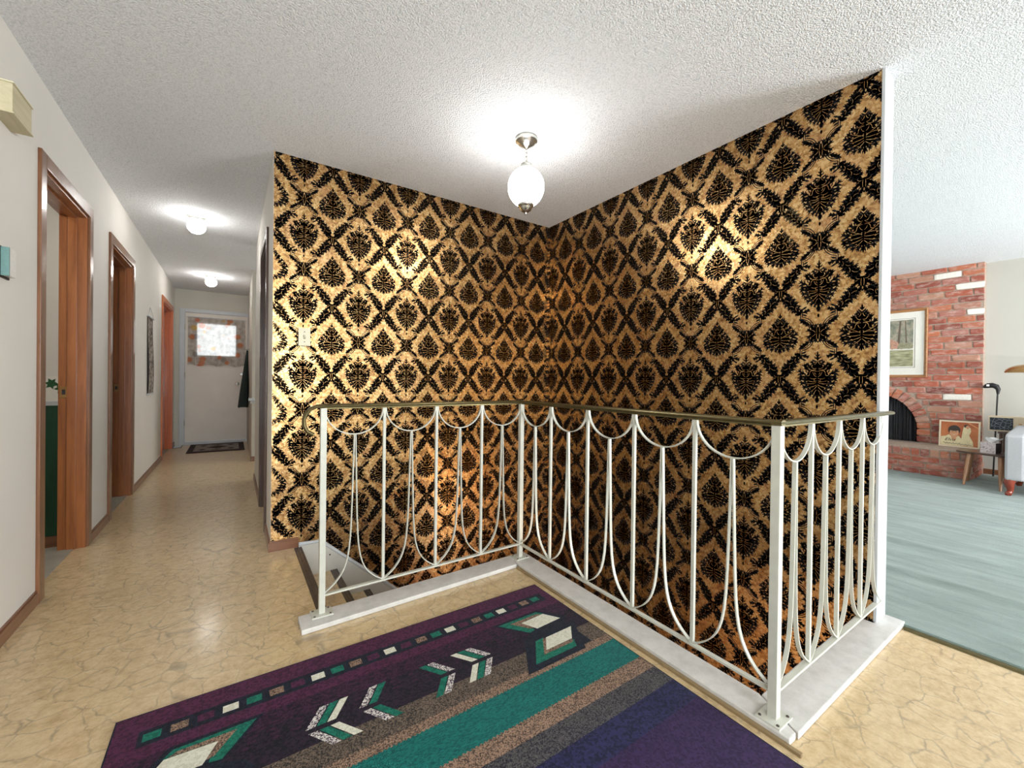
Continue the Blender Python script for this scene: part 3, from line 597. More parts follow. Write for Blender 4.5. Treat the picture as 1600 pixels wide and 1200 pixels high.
flame.arc((0.003, -0.012), (0.024, -0.004), (0.050, -0.012), 0.0012); flame.arc((0.003, -0.022), (0.016, -0.028), (0.052, -0.026), 0.0011); flame.arc((0.003, -0.032), (0.012, -0.040), (0.046, -0.046), 0.0011); flame.arc((0.002, -0.040), (0.010, -0.052), (0.030, -0.066), 0.0011); flame.arc((0.004, -0.004), (0.012, -0.012), (0.004, -0.016), 0.0010)
flame.mirror()
ros = Motif(); A = ros.acanthus; Lf = ros.leaf        # at the ogee crossing above/below the wide medallion
ros.strip([(0, 0.0), (0, 0.012), (0, 0.024)], [0.016, 0.014, 0.006])
A(0.003, 0.008, 82, 0.036, 0.010, -10); A(0.008, 0.004, 48, 0.044, 0.012, 24); A(0.010, 0.002, 14, 0.040, 0.011, 40); A(0.006, 0.000, 28, 0.030, 0.010, 0); Lf(0.014, 0.012, 80, 0.026, 0.006, -50)
ros.arc((0.005, 0.002), (0.006, 0.012), (0.004, 0.026), 0.0010); ros.arc((0.010, 0.002), (0.014, 0.012), (0.024, 0.014), 0.0009)
def strap(m):
    bz = lambda p0, p1, p2, n=9: [((1-t)**2*p0[0]+2*(1-t)*t*p1[0]+t*t*p2[0], (1-t)**2*p0[1]+2*(1-t)*t*p1[1]+t*t*p2[1]) for t in [i/n for i in range(n+1)]]
    m.strip(bz((0.014, 0.026), (0.028, 0.076), (0.0675, 0.0830)) + [(0.0677, 0.126)], [0.0019]*11)
    m.strip(bz((0.0205, 0.026), (0.0345, 0.068), (0.0750, 0.0760)) + [(0.0752, 0.120)], [0.0019]*11)
    m.acanthus(0.034, 0.040, 20, 0.036, 0.013, 30); m.acanthus(0.046, 0.054, 6, 0.034, 0.013, 30); m.leaf(0.060, 0.066, 0, 0.026, 0.007, 50)
    m.acanthus(0.066, 0.106, 172, 0.034, 0.013, -30); m.leaf(0.066, 0.122, 140, 0.022, 0.006, 20); m.leaf(0.066, 0.096, 196, 0.020, 0.006, 20)
    p0 = Vector((0.077, 0.097)); p1 = Vector((0.147, 0.194)); d = p1-p0; dg = math.degrees(atan2(d.y, d.x))
    m.strip([tuple(p0), tuple(p0+d*0.25), tuple(p0+d*0.55), tuple(p0+d*0.8), tuple(p1)], [0.003, 0.009, 0.015, 0.014, 0.005])
    for i, (t, L1, L2) in enumerate(((0.0, 0.026, 0.022), (0.16, 0.032, 0.028), (0.33, 0.036, 0.034), (0.5, 0.038, 0.038), (0.67, 0.036, 0.034), (0.82, 0.030, 0.028))):
        q = p0+d*t; m.acanthus(q.x, q.y, dg+34, L1*1.14, 0.0116, 30); m.acanthus(q.x, q.y, dg-34, L2*1.14, 0.0116, -30)
    for t, sg in ((0.22, 1), (0.4, -1), (0.58, 1), (0.74, -1)):
        q = p0+d*t; nn = Vector((-d.y, d.x))*(sg*0.10); e_ = q+d*0.16+nn
        m.arc(tuple(q), tuple(q+d*0.12), tuple(e_), 0.0009, 5)
    m.curl(p0.x+0.004, p0.y-0.002, dg-80, 0.0062, 310, 0.0019, 1)
ros.strips = [([(1.12*a, 1.12*b) for a, b in p_], [1.12*q for q in w_], l) for p_, w_, l in ros.strips]
strap(ros); ros.mirror(); ros.flip()
crs = Motif(); A = crs.acanthus; Lf = crs.leaf         # second crossing, above/below the flame
crs.strip([(0, 0.018), (0, 0.008), (0, -0.010), (0, -0.022)], [0.008, 0.018, 0.014, 0.006])
A(0.003, -0.004, -82, 0.042, 0.010, 0); A(0.008, 0.004, -50, 0.036, 0.010, 20); A(0.010, 0.006, 40, 0.036, 0.011, 40); A(0.012, 0.006, 8, 0.026, 0.010, 50); Lf(0.008, 0.012, 60, 0.030, 0.006, 20); Lf(0.012, -0.002, -20, 0.026, 0.007, -40)
crs.strip([(0.011, 0.018), (0.0125, 0.050)], [0.0012, 0.0012]); crs.strip([(0.017, 0.018), (0.020, 0.048)], [0.0012, 0.0012]); crs.strip([(0.012, -0.026), (0.017, -0.054)], [0.0012, 0.0012])
crs.arc((0.004, 0.010), (0.006, -0.006), (0.004, -0.020), 0.0010); crs.arc((0.008, 0.008), (0.018, 0.006), (0.022, 0.016), 0.0009)
crs.mirror()
for m_s, k_s in ((wide, 0.97), (flame, 1.02), (crs, 1.12)):
    m_s.strips = [([(k_s*a, k_s*b) for a, b in p_], [k_s*q for q in w_], l) for p_, w_, l in m_s.strips]

def paper(wall, fn, u0, u1, uw, zw, v0, v1, clip):
    """lay the motifs on a wall: fn(u,v,d) -> world; clip(u,v) planes cut at the wall's edges"""
    V = []; Fc = []; MI = []
    i0 = int((u0-uw)/PW)-2; i1 = int((u1-uw)/PW)+2; j0 = int((v0-zw)/PH)-2; j1 = int((v1-zw)/PH)+2
    for i in range(i0, i1+1):
        for j in range(j0, j1+1):
            cu, cv = uw+i*PW, zw+j*PH
            for mt, du, dv in ((wide, 0, 0), (flame, PW/2, PH/2), (ros, 0, PH/2), (crs, PW/2, 0)):
                x, y = cu+du, cv+dv
                if x < u0-0.26 or x > u1+0.26 or y < v0-0.3 or y > v1+0.3: continue
                for pts, ws, lay in mt.strips:
                    o = len(V); n = len(pts)
                    if not any(u0 <= x+p[0] <= u1 and v0 <= y+p[1] <= v1 for p in pts): continue
                    d = 0.0006 + (0.0005 if lay else 0.0)
                    for k in range(n):
                        a = pts[max(k-1, 0)]; b = pts[min(k+1, n-1)]; tx, ty = b[0]-a[0], b[1]-a[1]; L = sqrt(tx*tx+ty*ty) or 1; nx_, ny_ = -ty/L*ws[k], tx/L*ws[k]
                        for sg in (1, -1):
                            uu = min(max(x+pts[k][0]+sg*nx_, u0), u1); vv = min(max(y+pts[k][1]+sg*ny_, v0), v1); V.append(fn(uu, vv, d))
                    for k in range(n-1): Fc.append((o+2*k, o+2*k+1, o+2*k+3, o+2*k+2)); MI.append(1 if lay else 0)
    me = bpy.data.meshes.new('flock_pattern'); me.from_pydata(V, [], Fc); me.materials.append(MT['flock']); me.materials.append(MT['foil']); me.polygons.foreach_set('material_index', MI)
    o = bpy.data.objects.new('flock_pattern', me); COL.objects.link(o); o.parent = wall; o['kind'] = 'stuff'; o['label'] = 'black velvet flock damask pattern'
    return o
paper(WA, lambda u, v, d: (u, YA-0.0012-d, v), XA+0.001, XB-0.002, 0.368, 1.970, -1.6, H, None)
paper(WB, lambda u, v, d: (XB-0.0012-d, u, v), YB+0.001, YA-0.002, 1.505, 1.972, -1.6, H, None)

# remaining walls ------------------------------------------------------
g = G(); g.box(XR, XR+0.1, YF, 4.1, 0, HR+0.1); struct(obj('wall_living_right', g, 'paint_living'), 'beige living room wall behind the armchair')
g = G(); g.box(XR-0.012, XR, YF, 0.95, 0.01, 0.075); struct(obj('baseboard_living', g, 'wood_base'))
def window_wall(name, wname, y0, y1, x0, x1, zt, wins, n0, mat):
    g = G(); cur = x0
    for (a, b, z0, z1) in wins:
        g.box(cur, a, y0, y1, 0, zt); g.box(a, b, y0, y1, 0, z0); g.box(a, b, y0, y1, z1, zt); cur = b
    g.box(cur, x1, y0, y1, 0, zt); struct(obj(name, g, mat))
    for k, (a, b, z0, z1) in enumerate(wins):
        r = bpy.data.objects.new('window_%d' % (n0+k), None); COL.objects.link(r); r.location = (a, y0, z0); ORG[r.name] = Vector((a, y0, z0)); r['kind'] = 'structure'
        ym = (y0+y1)/2
        for xa, xb, za, zb in ((a, a+0.05, z0, z1), (b-0.05, b, z0, z1), (a+0.05, b-0.05, z0, z0+0.05), (a+0.05, b-0.05, z1-0.05, z1), ((a+b)/2-0.02, (a+b)/2+0.02, z0+0.05, z1-0.05)):
            g = G(); g.box(xa, xb, ym-0.03, ym+0.03, za, zb); obj('window_frame', g, 'trim_white', r)
        for xa, xb in ((a+0.05, (a+b)/2-0.02), ((a+b)/2+0.02, b-0.05)):
            g = G(); g.box(xa, xb, ym-0.004, ym+0.004, z0+0.05, z1-0.05); obj('pane', g, 'glass', r)
window_wall('wall_front', 'window', YF-0.1, YF, XL-0.1, XR+0.1, HR+0.1, [(-0.65, 0.85, 0.35, 2.25), (4.5, 6.3, 0.45, 1.85)], 1, 'paint')
window_wall('wall_living_back', 'window', 4.1, 4.2, XBO-0.02, XR+0.1, HR+0.1, [(3.9, 6.1, 0.6, 2.1)], 3, 'paint_living')
g = G(); g.box(XBO-0.1, XBO, YA, 4.2, 0, H+0.02); struct(obj('wall_living_inner', g, 'paint'))

# stairs -----------------------------------------------------------------
st = thing('staircase', 'vinyl-covered stairs with ridged metal nosings going down beside papered wall', 'stairs', (0.36, 2.45, -1.33))
RISE, RUN, NS = 0.19, 0.212, 6
for k in range(NS+1):
    x = 0.362+RUN*k; z = -RISE*k
    if k > 0:
        g = G(); g.box(x-RUN+0.004, x, 1.995, YA-0.022, z-0.03, z); obj('tread', g, 'vinyl', st)
    g = G(); g.box(x-0.010, x, 1.995, YA-0.022, z-RISE, z-0.004); obj('riser', g, 'trim_white', st)
    g = G(); y0 = 2.0; y1 = YA-0.022
    g.sweep([(x, y0, z), (x, y1, z)], [(-0.036, 0.0), (-0.034, 0.003), (-0.028, 0.003), (-0.026, 0.0015), (-0.020, 0.0015), (-0.018, 0.003), (-0.010, 0.003), (-0.008, 0.0015), (-0.003, 0.0015), (0.0, 0.004), (0.006, 0.003), (0.008, -0.004), (0.007, -0.022), (0.001, -0.022), (0.0, 0.0)], (1, 0, 0)); obj('nosing', g, 'steel_dark', st)
xl = 0.362+RUN*NS; zl = -RISE*(NS+1)
g = G(); g.box(xl, XB-0.002, 0.62, YA-0.022, zl-0.04, zl); obj('landing', g, 'basement', st)
# skirt board on the papered wall
sk = [(0.352, 0.016), (0.480, 0.012), (1.80, 0.012-1.32*0.90), (1.80, -1.48), (1.55, -1.33), (0.352, -0.25)]
g = G(); g.prism(sk, lambda a, b, d: (a, d, b), YA-0.022, YA-0.003); skb = obj('skirt_board', g, 'skirt', st)
g = G(); g.tube([(0.352, YA-0.014, 0.018), (0.480, YA-0.014, 0.014), (1.80, YA-0.014, 0.014-1.32*0.90)], 0.0125, 10); obj('skirt_cap', g, 'trim_white', st, smooth=True)
g = G(); g.lathe([(0.005, 0), (0.004, -0.002), (0.0005, -0.0025)], (0.535, YA-0.022, -0.085), 10, axis='y'); obj('screw', g, 'dark', st)
# inner faces of the stairwell below the floor
g = G(); g.box(0.2, 1.47, 1.93, 1.995, DEEP, -0.001); g.box(1.40, 1.47, 0.6, 1.93, DEEP, -0.001); g.box(0.2, 0.30, 1.995, YA, DEEP, -0.26)
struct(obj('wall_stairwell', g, 'paint'), 'painted stairwell wall below the floor')

# curbs around the opening -------------------------------------------------
def curb(n, outline, label):
    g = G(); g.prism(outline, lambda a, b, d: (a, b, d), 0.001, 0.022)
    return struct(obj('trim_%d' % n, g, 'curb', bevel=0.004), label)
curb(4, [(0.243, 1.880), (1.345, 1.918), (1.352, 1.965), (1.470, 2.040), (0.243, 2.004)], 'scuffed white curb board under the left railing')
curb(5, [(1.352, 1.918), (1.352, 0.535), (1.395, 0.535), (1.470, 0.675), (1.476, 2.042), (1.354, 1.965)], 'white curb board under the middle railing')
curb(6, [(1.398, 0.530), (2.462, 0.530), (2.462, 0.596), (2.33, 0.604), (2.33, 0.668), (1.472, 0.668)], 'wide white curb board under the right railing')
g = G(); g.box(1.338, 1.352, 0.5, 1.915, 0.0, 0.010); struct(obj('trim_7', g, 'tan_strip', bevel=0.002), 'thin tan strip at the foot of the curb')

# railing -------------------------------------------------------------------
RX, RY0, RY1, RX0, RX3 = 1.412, 1.975, 0.600, 0.334, 2.385
RT, RBZ = 0.925, 0.102
rl = thing('stair_railing', 'cream iron stair railing with scallops and brass handrail', 'railing', (RX, 1.3, 0.02))
def seg(P0, P1, nb, end0, end1):
    P0, P1 = Vector(P0), Vector(P1); d = (P1-P0); L = d.length; d.normalize(); sd = Vector((-d.y, d.x, 0)); b = L/nb/2
    at = lambda s, z: P0 + d*s + Vector((0, 0, z))
    hw = 0.0065
    for k in range(1, nb):
        c = at(2*b*k, 0); g = G(); q = 0.0062
        vs = [c + d*(sx*q) + sd*(sy*q) + Vector((0, 0, z)) for z in (RBZ, RT) for sx, sy in ((-1, -1), (1, -1), (1, 1), (-1, 1))]
        g.add(vs, [(0, 1, 5, 4), (1, 2, 6, 5), (2, 3, 7, 6), (3, 0, 4, 7), (0, 3, 2, 1), (4, 5, 6, 7)]); obj('post', g, 'iron', rl)
    prof = [(-hw, -0.0022), (hw, -0.0022), (hw, 0.0022), (-hw, 0.0022)]
    for k in range(nb):
        m = 2*b*k+b; rad = b-0.007
        g = G(); g.sweep([at(m - rad*cos(t), RT - 0.118*sin(t)) for t in [pi*i/20 for i in range(21)]], prof, sd); obj('scallop', g, 'iron', rl, smooth=True)
    zt = RT-0.118
    off = lambda t: b*(0.855*(1-exp(-t/0.088))+0.145*t) - 0.0028*t
    ts = [0, .012, .025, .04, .06, .085, .115, .15, .2, .26, .34, .45, .6, .8, 1.0]
    for k in range(0, nb+1):
        for sg in (-1, 1):
            if (k == 0 and sg < 0) or (k == nb and sg > 0): continue
            g = G(); g.sweep([at(2*b*k + sg*off(t), RBZ+0.004+(zt-RBZ-0.004)*t) for t in ts], prof, sd); obj('loop', g, 'iron', rl, smooth=True)
    g = G(); g.sweep([at(0, RBZ), at(L, RBZ)], [(-0.009, -0.004), (0.009, -0.004), (0.009, 0.004), (-0.009, 0.004)], sd); obj('bottom_rail', g, 'iron', rl)
    g = G(); g.sweep([at(0, RT+0.003), at(L, RT+0.003)], [(-0.010, -0.003), (0.010, -0.003), (0.010, 0.003), (-0.010, 0.003)], sd); obj('top_bar', g, 'brass', rl)
seg((RX0, RY0, 0), (RX, RY0+0.012, 0), 4, 0, 0)
seg((RX, RY0+0.012, 0), (RX-0.01, RY1, 0), 5, 0, 0)
seg((RX-0.01, RY1, 0), (RX3+0.005, RY1, 0), 4, 0, 0)
for (x, y, q, z0) in ((RX0, RY0, 0.0125, 0.022), (RX, RY0+0.012, 0.0125, 0.022), (RX-0.01, RY1, 0.0135, 0.022)):
    g = G(); g.box(x-q, x+q, y-q, y+q, z0, RT+0.004); obj('newel_post', g, 'iron', rl, bevel=0.0015)
    g = G(); g.box(x-0.043, x+0.043, y-0.036, y+0.036, 0.0215, 0.027); pl = obj('base_plate', g, 'iron', rl, bevel=0.001)
    for sx in (-1, 1):
        for sy in (-1, 1):
            g = G(); g.lathe([(0.005, 0), (0.004, 0.0025), (0.0005, 0.003)], (x+sx*0.032, y+sy*0.026, 0.027), 8); obj('screw', g, 'steel_dark', pl)
g = G(); g.box(RX3-0.03, RX3+0.045, RY1-0.006, RY1-0.0005, RT-0.03, RT+0.003); obj('wall_bracket', g, 'iron', rl)
hp = [(-0.016, 0.0), (-0.017, 0.005), (-0.012, 0.010), (0.0, 0.0125), (0.012, 0.010), (0.017, 0.005), (0.016, 0.0), (0.010, -0.004), (-0.010, -0.004)]
zr = RT+0.010
def rail(path, sd, caps=None):
    g = G(); g.sweep(path, hp, sd); return obj('handrail', g, 'brass', rl, smooth=True)
c1 = (RX, RY0+0.012); c2 = (RX-0.01, RY1)
pth = [(0.296, RY0, 0.818), (0.272, RY0, 0.832), (0.261, RY0, 0.856), (0.260, RY0, 0.882), (0.268, RY0, 0.905), (0.284, RY0, 0.924), (0.306, RY0, zr-0.002), (RX0, RY0, zr), (c1[0]+0.006, c1[1], zr)]
g = G()
P = [Vector(p) for p in pth]; vs = []; n = len(hp); sd = Vector((0, 1, 0))
for i, p in enumerate(P):
    t = (P[min(i+1, len(P)-1)]-P[max(i-1, 0)]).normalized(); bb = t.cross(sd)*-1
    bb = Vector((-t.z, 0, t.x)) ; vs += [p + sd*a_ + bb*b_ for a_, b_ in hp]
g.add(vs, [(i*n+k, i*n+(k+1) % n, (i+1)*n+(k+1) % n, (i+1)*n+k) for i in range(len(P)-1) for k in range(n)] + [tuple(range(n-1, -1, -1)), tuple(range((len(P)-1)*n, len(P)*n))])
obj('handrail', g, 'brass', rl, smooth=True)
def flat_rail(a, b):
    a, b = Vector(a), Vector(b); d = (b-a).normalized(); sd = Vector((-d.y, d.x, 0)); vs = []
    for p in (a, b): vs += [p + sd*a_ + Vector((0, 0, b_)) for a_, b_ in hp]
    n = len(hp); g = G(); g.add(vs, [(k, (k+1) % n, n+(k+1) % n, n+k) for k in range(n)] + [tuple(range(n-1, -1, -1)), tuple(range(n, 2*n))]); obj('handrail', g, 'brass', rl, smooth=True)
flat_rail((c1[0], c1[1]+0.016, zr), (c2[0], c2[1]-0.016, zr))
flat_rail((c2[0]-0.016, c2[1], zr), (XB+0.052, c2[1]-0.024, zr))

# rug -------------------------------------------------------------------------
RUGX0, RUGX1, RUGY1, RUGY0 = -0.285, 1.305, 1.700, -0.62
RM = ['rug_purple', 'rug_navy', 'rug_ink', 'rug_plumdark', 'rug_teal', 'rug_green', 'rug_white', 'rug_tan', 'rug_grey', 'rug_slate', 'rug_blue', 'rug_violet', 'rug_speck']
ri = {n: i for i, n in enumerate(RM)}
g = G(); g.box(RUGX0, RUGX1, RUGY0, RUGY1, 0.0005, 0.0075, ri['rug_navy'])
CY = 0.60
def rect(x0, x1, y0, y1, m, lay=1, both=True):
    z = 0.0076+0.00025*lay
    g.add([(x0, y0, z), (x1, y0, z), (x1, y1, z), (x0, y1, z)], [(0, 1, 2, 3)], ri[m])
    if both:
        y0, y1 = 2*CY-y1, 2*CY-y0
        y0 = max(y0, RUGY0)
        if y1 > y0: g.add([(x0, y0, z), (x1, y0, z), (x1, y1, z), (x0, y1, z)], [(0, 1, 2, 3)], ri[m])
def poly(pts, m, lay=4):
    z = 0.0076+0.00025*lay
    g.add([(a, b, z) for a, b in pts], [tuple(range(len(pts)))], ri[m])
e = 0.004
rect(RUGX0+e, RUGX1-e, 1.44, RUGY1-e, 'rug_purple', 1)
# soft change from plum to ink: woven in broken short bands
for k in range(7):
    y1_ = 1.50-0.018*k; rect(RUGX0+e, RUGX1-e, y1_-0.018, y1_, 'rug_plumdark' if k < 4 else 'rug_ink', 2)
    for q in range(26):
        xa = RUGX0+0.01+q*0.0605+random.uniform(0, .02); rect(xa, xa+random.uniform(0.012, 0.03), y1_-0.018, y1_-0.009, 'rug_ink' if k < 4 else 'rug_plumdark', 3)
rect(RUGX0+e, RUGX1-e, 1.288, 1.375, 'rug_ink', 2)
rect(RUGX0+e, 0.985, 1.20, 1.288, 'rug_grey', 2); rect(1.215, RUGX1-e, 1.20, 1.30, 'rug_grey', 3); rect(0.985, 1.215, 1.20, 1.288, 'rug_navy', 1)
rect(RUGX0+e, RUGX1-e, 1.163, 1.20, 'rug_tan', 2); rect(RUGX0+e, RUGX1-e, 1.030, 1.163, 'rug_teal', 2)
rect(RUGX0+e, RUGX1-e, 0.965, 1.030, 'rug_tan', 2); rect(RUGX0+e, RUGX1-e, 0.885, 0.965, 'rug_slate', 2); rect(RUGX0+e, RUGX1-e, 0.79, 0.885, 'rug_blue', 2); rect(RUGX0+e, RUGX1-e, CY, 0.79, 'rug_violet', 2)
# notched edges between the woven bands
for yb, m1, m2 in ((1.163, 'rug_tan', 'rug_teal'), (1.030, 'rug_teal', 'rug_tan'), (1.20, 'rug_grey', 'rug_tan')):
    for q in range(int((RUGX1-RUGX0-0.02)/0.014)):
        xa = RUGX0+0.008+q*0.014; rect(xa, xa+0.007, yb-0.004, yb, m1, 3)
rect(-0.22, 1.262, 1.548, 1.614, 'rug_navy', 3)
seq = ['rug_green', 'rug_tan', 'rug_purple', 'rug_white', 'rug_green', 'rug_tan', 'rug_purple', 'rug_white', 'rug_green', 'rug_tan', 'rug_purple', 'rug_white', 'rug_purple', 'rug_tan', 'rug_green', 'rug_white', 'rug_purple', 'rug_tan', 'rug_green', 'rug_white', 'rug_purple', 'rug_tan', 'rug_green']
for k, m in enumerate(seq):
    c = 1.214-0.0637*k; rect(c-0.021, c+0.021, 1.565, 1.597, m, 4)
def chev(pts, m, lay=5, mir=True):
    poly(pts, m, lay)
    if mir: poly([(2*0.51-a, b) for a, b in pts][::-1], m, lay)
for mir in (False, True):
    f_ = (lambda a: 2*0.51-a) if mir else (lambda a: a)
    def P_(pts, m, lay):
        q = [(f_(a), b) for a, b in pts]; poly(q if not mir else q[::-1], m, lay)
    # large arrow at the end
    P_([(0.925, 1.500), (1.160, 1.500), (1.245, 1.392), (1.205, 1.355), (1.245, 1.338), (1.165, 1.180), (0.885, 1.180), (0.985, 1.345), (1.040, 1.365)], 'rug_navy', 4)
    P_([(0.950, 1.487), (1.150, 1.487), (1.172, 1.462), (1.055, 1.455), (1.066, 1.383), (1.036, 1.378)], 'rug_green', 5)
    P_([(1.000, 1.472), (1.140, 1.474), (1.160, 1.462), (1.056, 1.455), (1.075, 1.396), (1.055, 1.400)], 'rug_tan', 6)
    P_([(1.046, 1.452), (1.168, 1.460), (1.214, 1.392), (1.080, 1.384)], 'rug_white', 7)
    P_([(1.022, 1.320), (1.062, 1.322), (1.030, 1.246), (1.162, 1.246), (1.142, 1.208), (0.940, 1.208)], 'rug_green', 5)
    P_([(1.056, 1.316), (1.070, 1.316), (1.034, 1.252), (1.158, 1.252), (1.148, 1.236), (1.000, 1.236)], 'rug_tan', 6)
    P_([(1.072, 1.316), (1.212, 1.320), (1.158, 1.254), (1.024, 1.252)], 'rug_white', 7)
    # small arrows
    for (x, n) in ((0.695, 3), (0.570, 2)):
        cols = ['rug_white', 'rug_green', 'rug_speck'] if n == 3 else ['rug_green', 'rug_speck']
        for i, m in enumerate(cols):
            a = x + 0.030*i; wd = 0.026
            P_([(a, 1.427), (a+wd, 1.427), (a+wd+0.052, 1.352), (a+0.052, 1.352)], m, 5)
            P_([(a+0.046, 1.334), (a+wd+0.046, 1.334), (a+wd-0.006, 1.260), (a-0.006, 1.260)], m, 5)
RUG = obj('area_rug', g, RM, fix=False); tag(RUG, 'plum, teal and navy geometric area rug beside the railing', 'rug')

# lamps --------------------------------------------------------------------------
pc = (1.377, 1.92)
pl = thing('pendant_lamp', 'fluted white glass pendant lamp on a short chain over the stairs', 'lamp', (pc[0], pc[1], 2.44))
g = G(); g.lathe([(0.060, 2.4395), (0.064, 2.430), (0.062, 2.420), (0.050, 2.412), (0.042, 2.402), (0.024, 2.394), (0.012, 2.384), (0.006, 2.378)], (pc[0], pc[1], 0), 28); obj('canopy', g, 'chrome', pl, smooth=True)
def link(cx, cy, cz, a, hgt, wdt, r=0.0022):
    g = G(); pts = []
    for i in range(17):
        t = 2*pi*i/16; u = wdt*cos(t); pts.append((cx+u*cos(a), cy+u*sin(a), cz+hgt*sin(t)))
    g.tube(pts, r, 6, caps=False); return g
for k, (z, a) in enumerate(((2.368, 0.3), (2.346, 1.9), (2.325, 0.3), (2.304, 1.9))): obj('chain_link', link(pc[0], pc[1], z, a, 0.013, 0.0065), 'chrome', pl, smooth=True)
g = G(); g.lathe([(0.010, 2.300), (0.026, 2.296), (0.031, 2.290), (0.027, 2.284), (0.027, 2.279), (0.040, 2.276), (0.048, 2.268), (0.050, 2.258)], (pc[0], pc[1], 0), 28); obj('cap', g, 'nickel_matte', pl, smooth=True)
prof = []
for i in range(19):
    t = radians(62 - (62+64)*i/18); prof.append((0.101*cos(t), 2.162+0.110*sin(t)))
g = G(); g.lathe(prof, (pc[0], pc[1], 0), 96, flute=32, fa=0.045); obj('glass_shade', g, 'glass_lit', pl, smooth=True)
g = G(); g.lathe([(0.046, 2.066), (0.044, 2.054), (0.038, 2.050), (0.036, 2.044), (0.033, 2.040), (0.030, 2.032), (0.016, 2.022), (0.008, 2.018), (0.006, 2.008), (0.0008, 2.006)], (pc[0], pc[1], 0), 24); obj('finial', g, 'chrome', pl, smooth=True)
for (x, y, lbl) in ((-0.264, 4.47, 'white globe ceiling light nearer the camera in the hallway'), (-0.246, 6.93, 'white globe ceiling light nearest the back door')):
    t = thing('ceiling_light', lbl, 'lamp', (x, y, 2.44), 'hallway ceiling lights')
    g = G(); g.lathe([(0.072, 2.4395), (0.071, 2.431), (0.056, 2.425), (0.050, 2.415), (0.052, 2.403)], (x, y, 0), 24); obj('fitting', g, 'nickel_matte', t, smooth=True)
    pr = [(0.050, 2.404)]+[(0.066*cos(radians(a)), 2.350+0.058*sin(radians(a))) for a in range(50, -90, -10)]+[(0.001, 2.292)]
    g = G(); g.lathe(pr, (x, y, 0), 28); obj('glass_globe', g, 'globe_lit', t, smooth=True)

# fittings on the walls ----------------------------------------------------------
t = thing('door_chime', 'cream wooden door chime box high on the left wall', 'chime', (XL, 2.43, 2.04))
g = G(); g.box(XL, XL+0.058, 2.346, 2.526, 2.044, 2.152); obj('cover', g, 'cream_box', t, bevel=0.002)
g = G(); g.box(XL, XL+0.062, 2.342, 2.530, 2.152, 2.157); obj('top_edge', g, 'switch', t)
g = G(); g.box(XL, XL+0.062, 2.342, 2.530, 2.039, 2.044); obj('bottom_edge', g, 'cream_box', t)
t = thing('thermostat', 'small teal and white thermostat on the left wall', 'thermostat', (XL, 2.45, 1.44))
g = G(); g.box(XL, XL+0.006, 2.405, 2.505, 1.436, 1.556); obj('back_plate', g, 'dark', t)
g = G(); g.box(XL+0.006, XL+0.028, 2.424, 2.436, 1.442, 1.553); obj('side_cover', g, 'teal_plastic', t, bevel=0.002)
g = G(); g.box(XL+0.006, XL+0.027, 2.436, 2.495, 1.444, 1.551); obj('front_cover', g, 'clear_plastic', t, bevel=0.002)
t = thing('light_switch', 'ivory toggle light switch on the papered wall', 'switch', (0.375, YA-0.002, 1.266))
g = G(); g.box(0.341, 0.409, YA-0.009, YA-0.0025, 1.266, 1.379); obj('plate', g, 'switch', t, bevel=0.002)
g = G(); g.box(0.370, 0.381, YA-0.0096, YA-0.009, 1.310, 1.335); obj('slot', g, 'dark', t)
g = G(); g.add([(0.371, YA-0.0096, 1.314), (0.380, YA-0.0096, 1.314), (0.380, YA-0.0096, 1.332), (0.371, YA-0.0096, 1.332), (0.372, YA-0.020, 1.328), (0.379, YA-0.020, 1.328), (0.379, YA-0.020, 1.334), (0.372, YA-0.020, 1.334)], [(0, 1, 5, 4), (1, 2, 6, 5), (2, 3, 7, 6), (3, 0, 4, 7), (4, 5, 6, 7)]); obj('toggle', g, 'switch', t)
for z in (1.291, 1.354):
    g = G(); g.lathe([(0.0035, 0), (0.003, -0.001), (0.0004, -0.0012)], (0.3755, YA-0.009, z), 8, axis='y'); obj('screw', g, 'steel_dark', t)
t = thing('wall_hanging', 'narrow dark woven hanging on the left hallway wall', 'tapestry', (XL, 5.94, 0.86))
g = G(); vs = []; nz = 24
for j in range(nz+1):
    s = j/nz; z = 0.885+(1.70-0.885)*s; o_ = 0.010+0.006*sin(s*5)
    for y in (5.765, 5.80, 5.94, 6.08, 6.115): vs.append((XL+o_, y+0.012*sin(s*4+1)*(1-s), z))
g.add(vs, [(j*5+i, j*5+i+1, (j+1)*5+i+1, (j+1)*5+i) for j in range(nz) for i in (1, 2)]); g.add(vs, [(j*5+i, j*5+i+1, (j+1)*5+i+1, (j+1)*5+i) for j in range(nz) for i in (0, 3)], 1)
tp = obj('cloth', g, ['hanging', 'mat_dark'], t, fix=False)
for z in (0.878, 1.706):
    g = G(); g.tube([(XL+0.012, 5.755, z), (XL+0.012, 6.125, z)], 0.008, 8); obj('dowel', g, 'trim_white', t)
g = G(); g.tube([(XL+0.012, 5.77, 1.71), (XL+0.004, 5.94, 1.815), (XL+0.012, 6.11, 1.71)], 0.0022, 6); obj('cord', g, 'trim_white', t)
t = thing('coat', 'dark green coat hanging beside the back door', 'coat', (0.2, 7.45, 0.65))
g = G(); vs = []; nz = 14
for j in range(nz+1):
    s = j/nz; z = 0.63+(1.48-0.63)*s; wd = 0.13*(1-s)**0.8+0.02; dp = 0.055*(1-s)+0.012
    for k in range(12):
        a = 2*pi*k/12; vs.append((XA-0.005-dp*0.9+dp*cos(a)*(1+0.18*sin(5*a+s*3)), 7.42+wd*sin(a), z+0.012*sin(3*a)*(1 if j == 0 else 0)))
g.add(vs, [(j*12+k, j*12+(k+1) % 12, (j+1)*12+(k+1) % 12, (j+1)*12+k) for j in range(nz) for k in range(12)]+[tuple(range(11, -1, -1)), tuple(range(nz*12, nz*12+12))]); obj('cloth', g, 'coat', t, smooth=True)
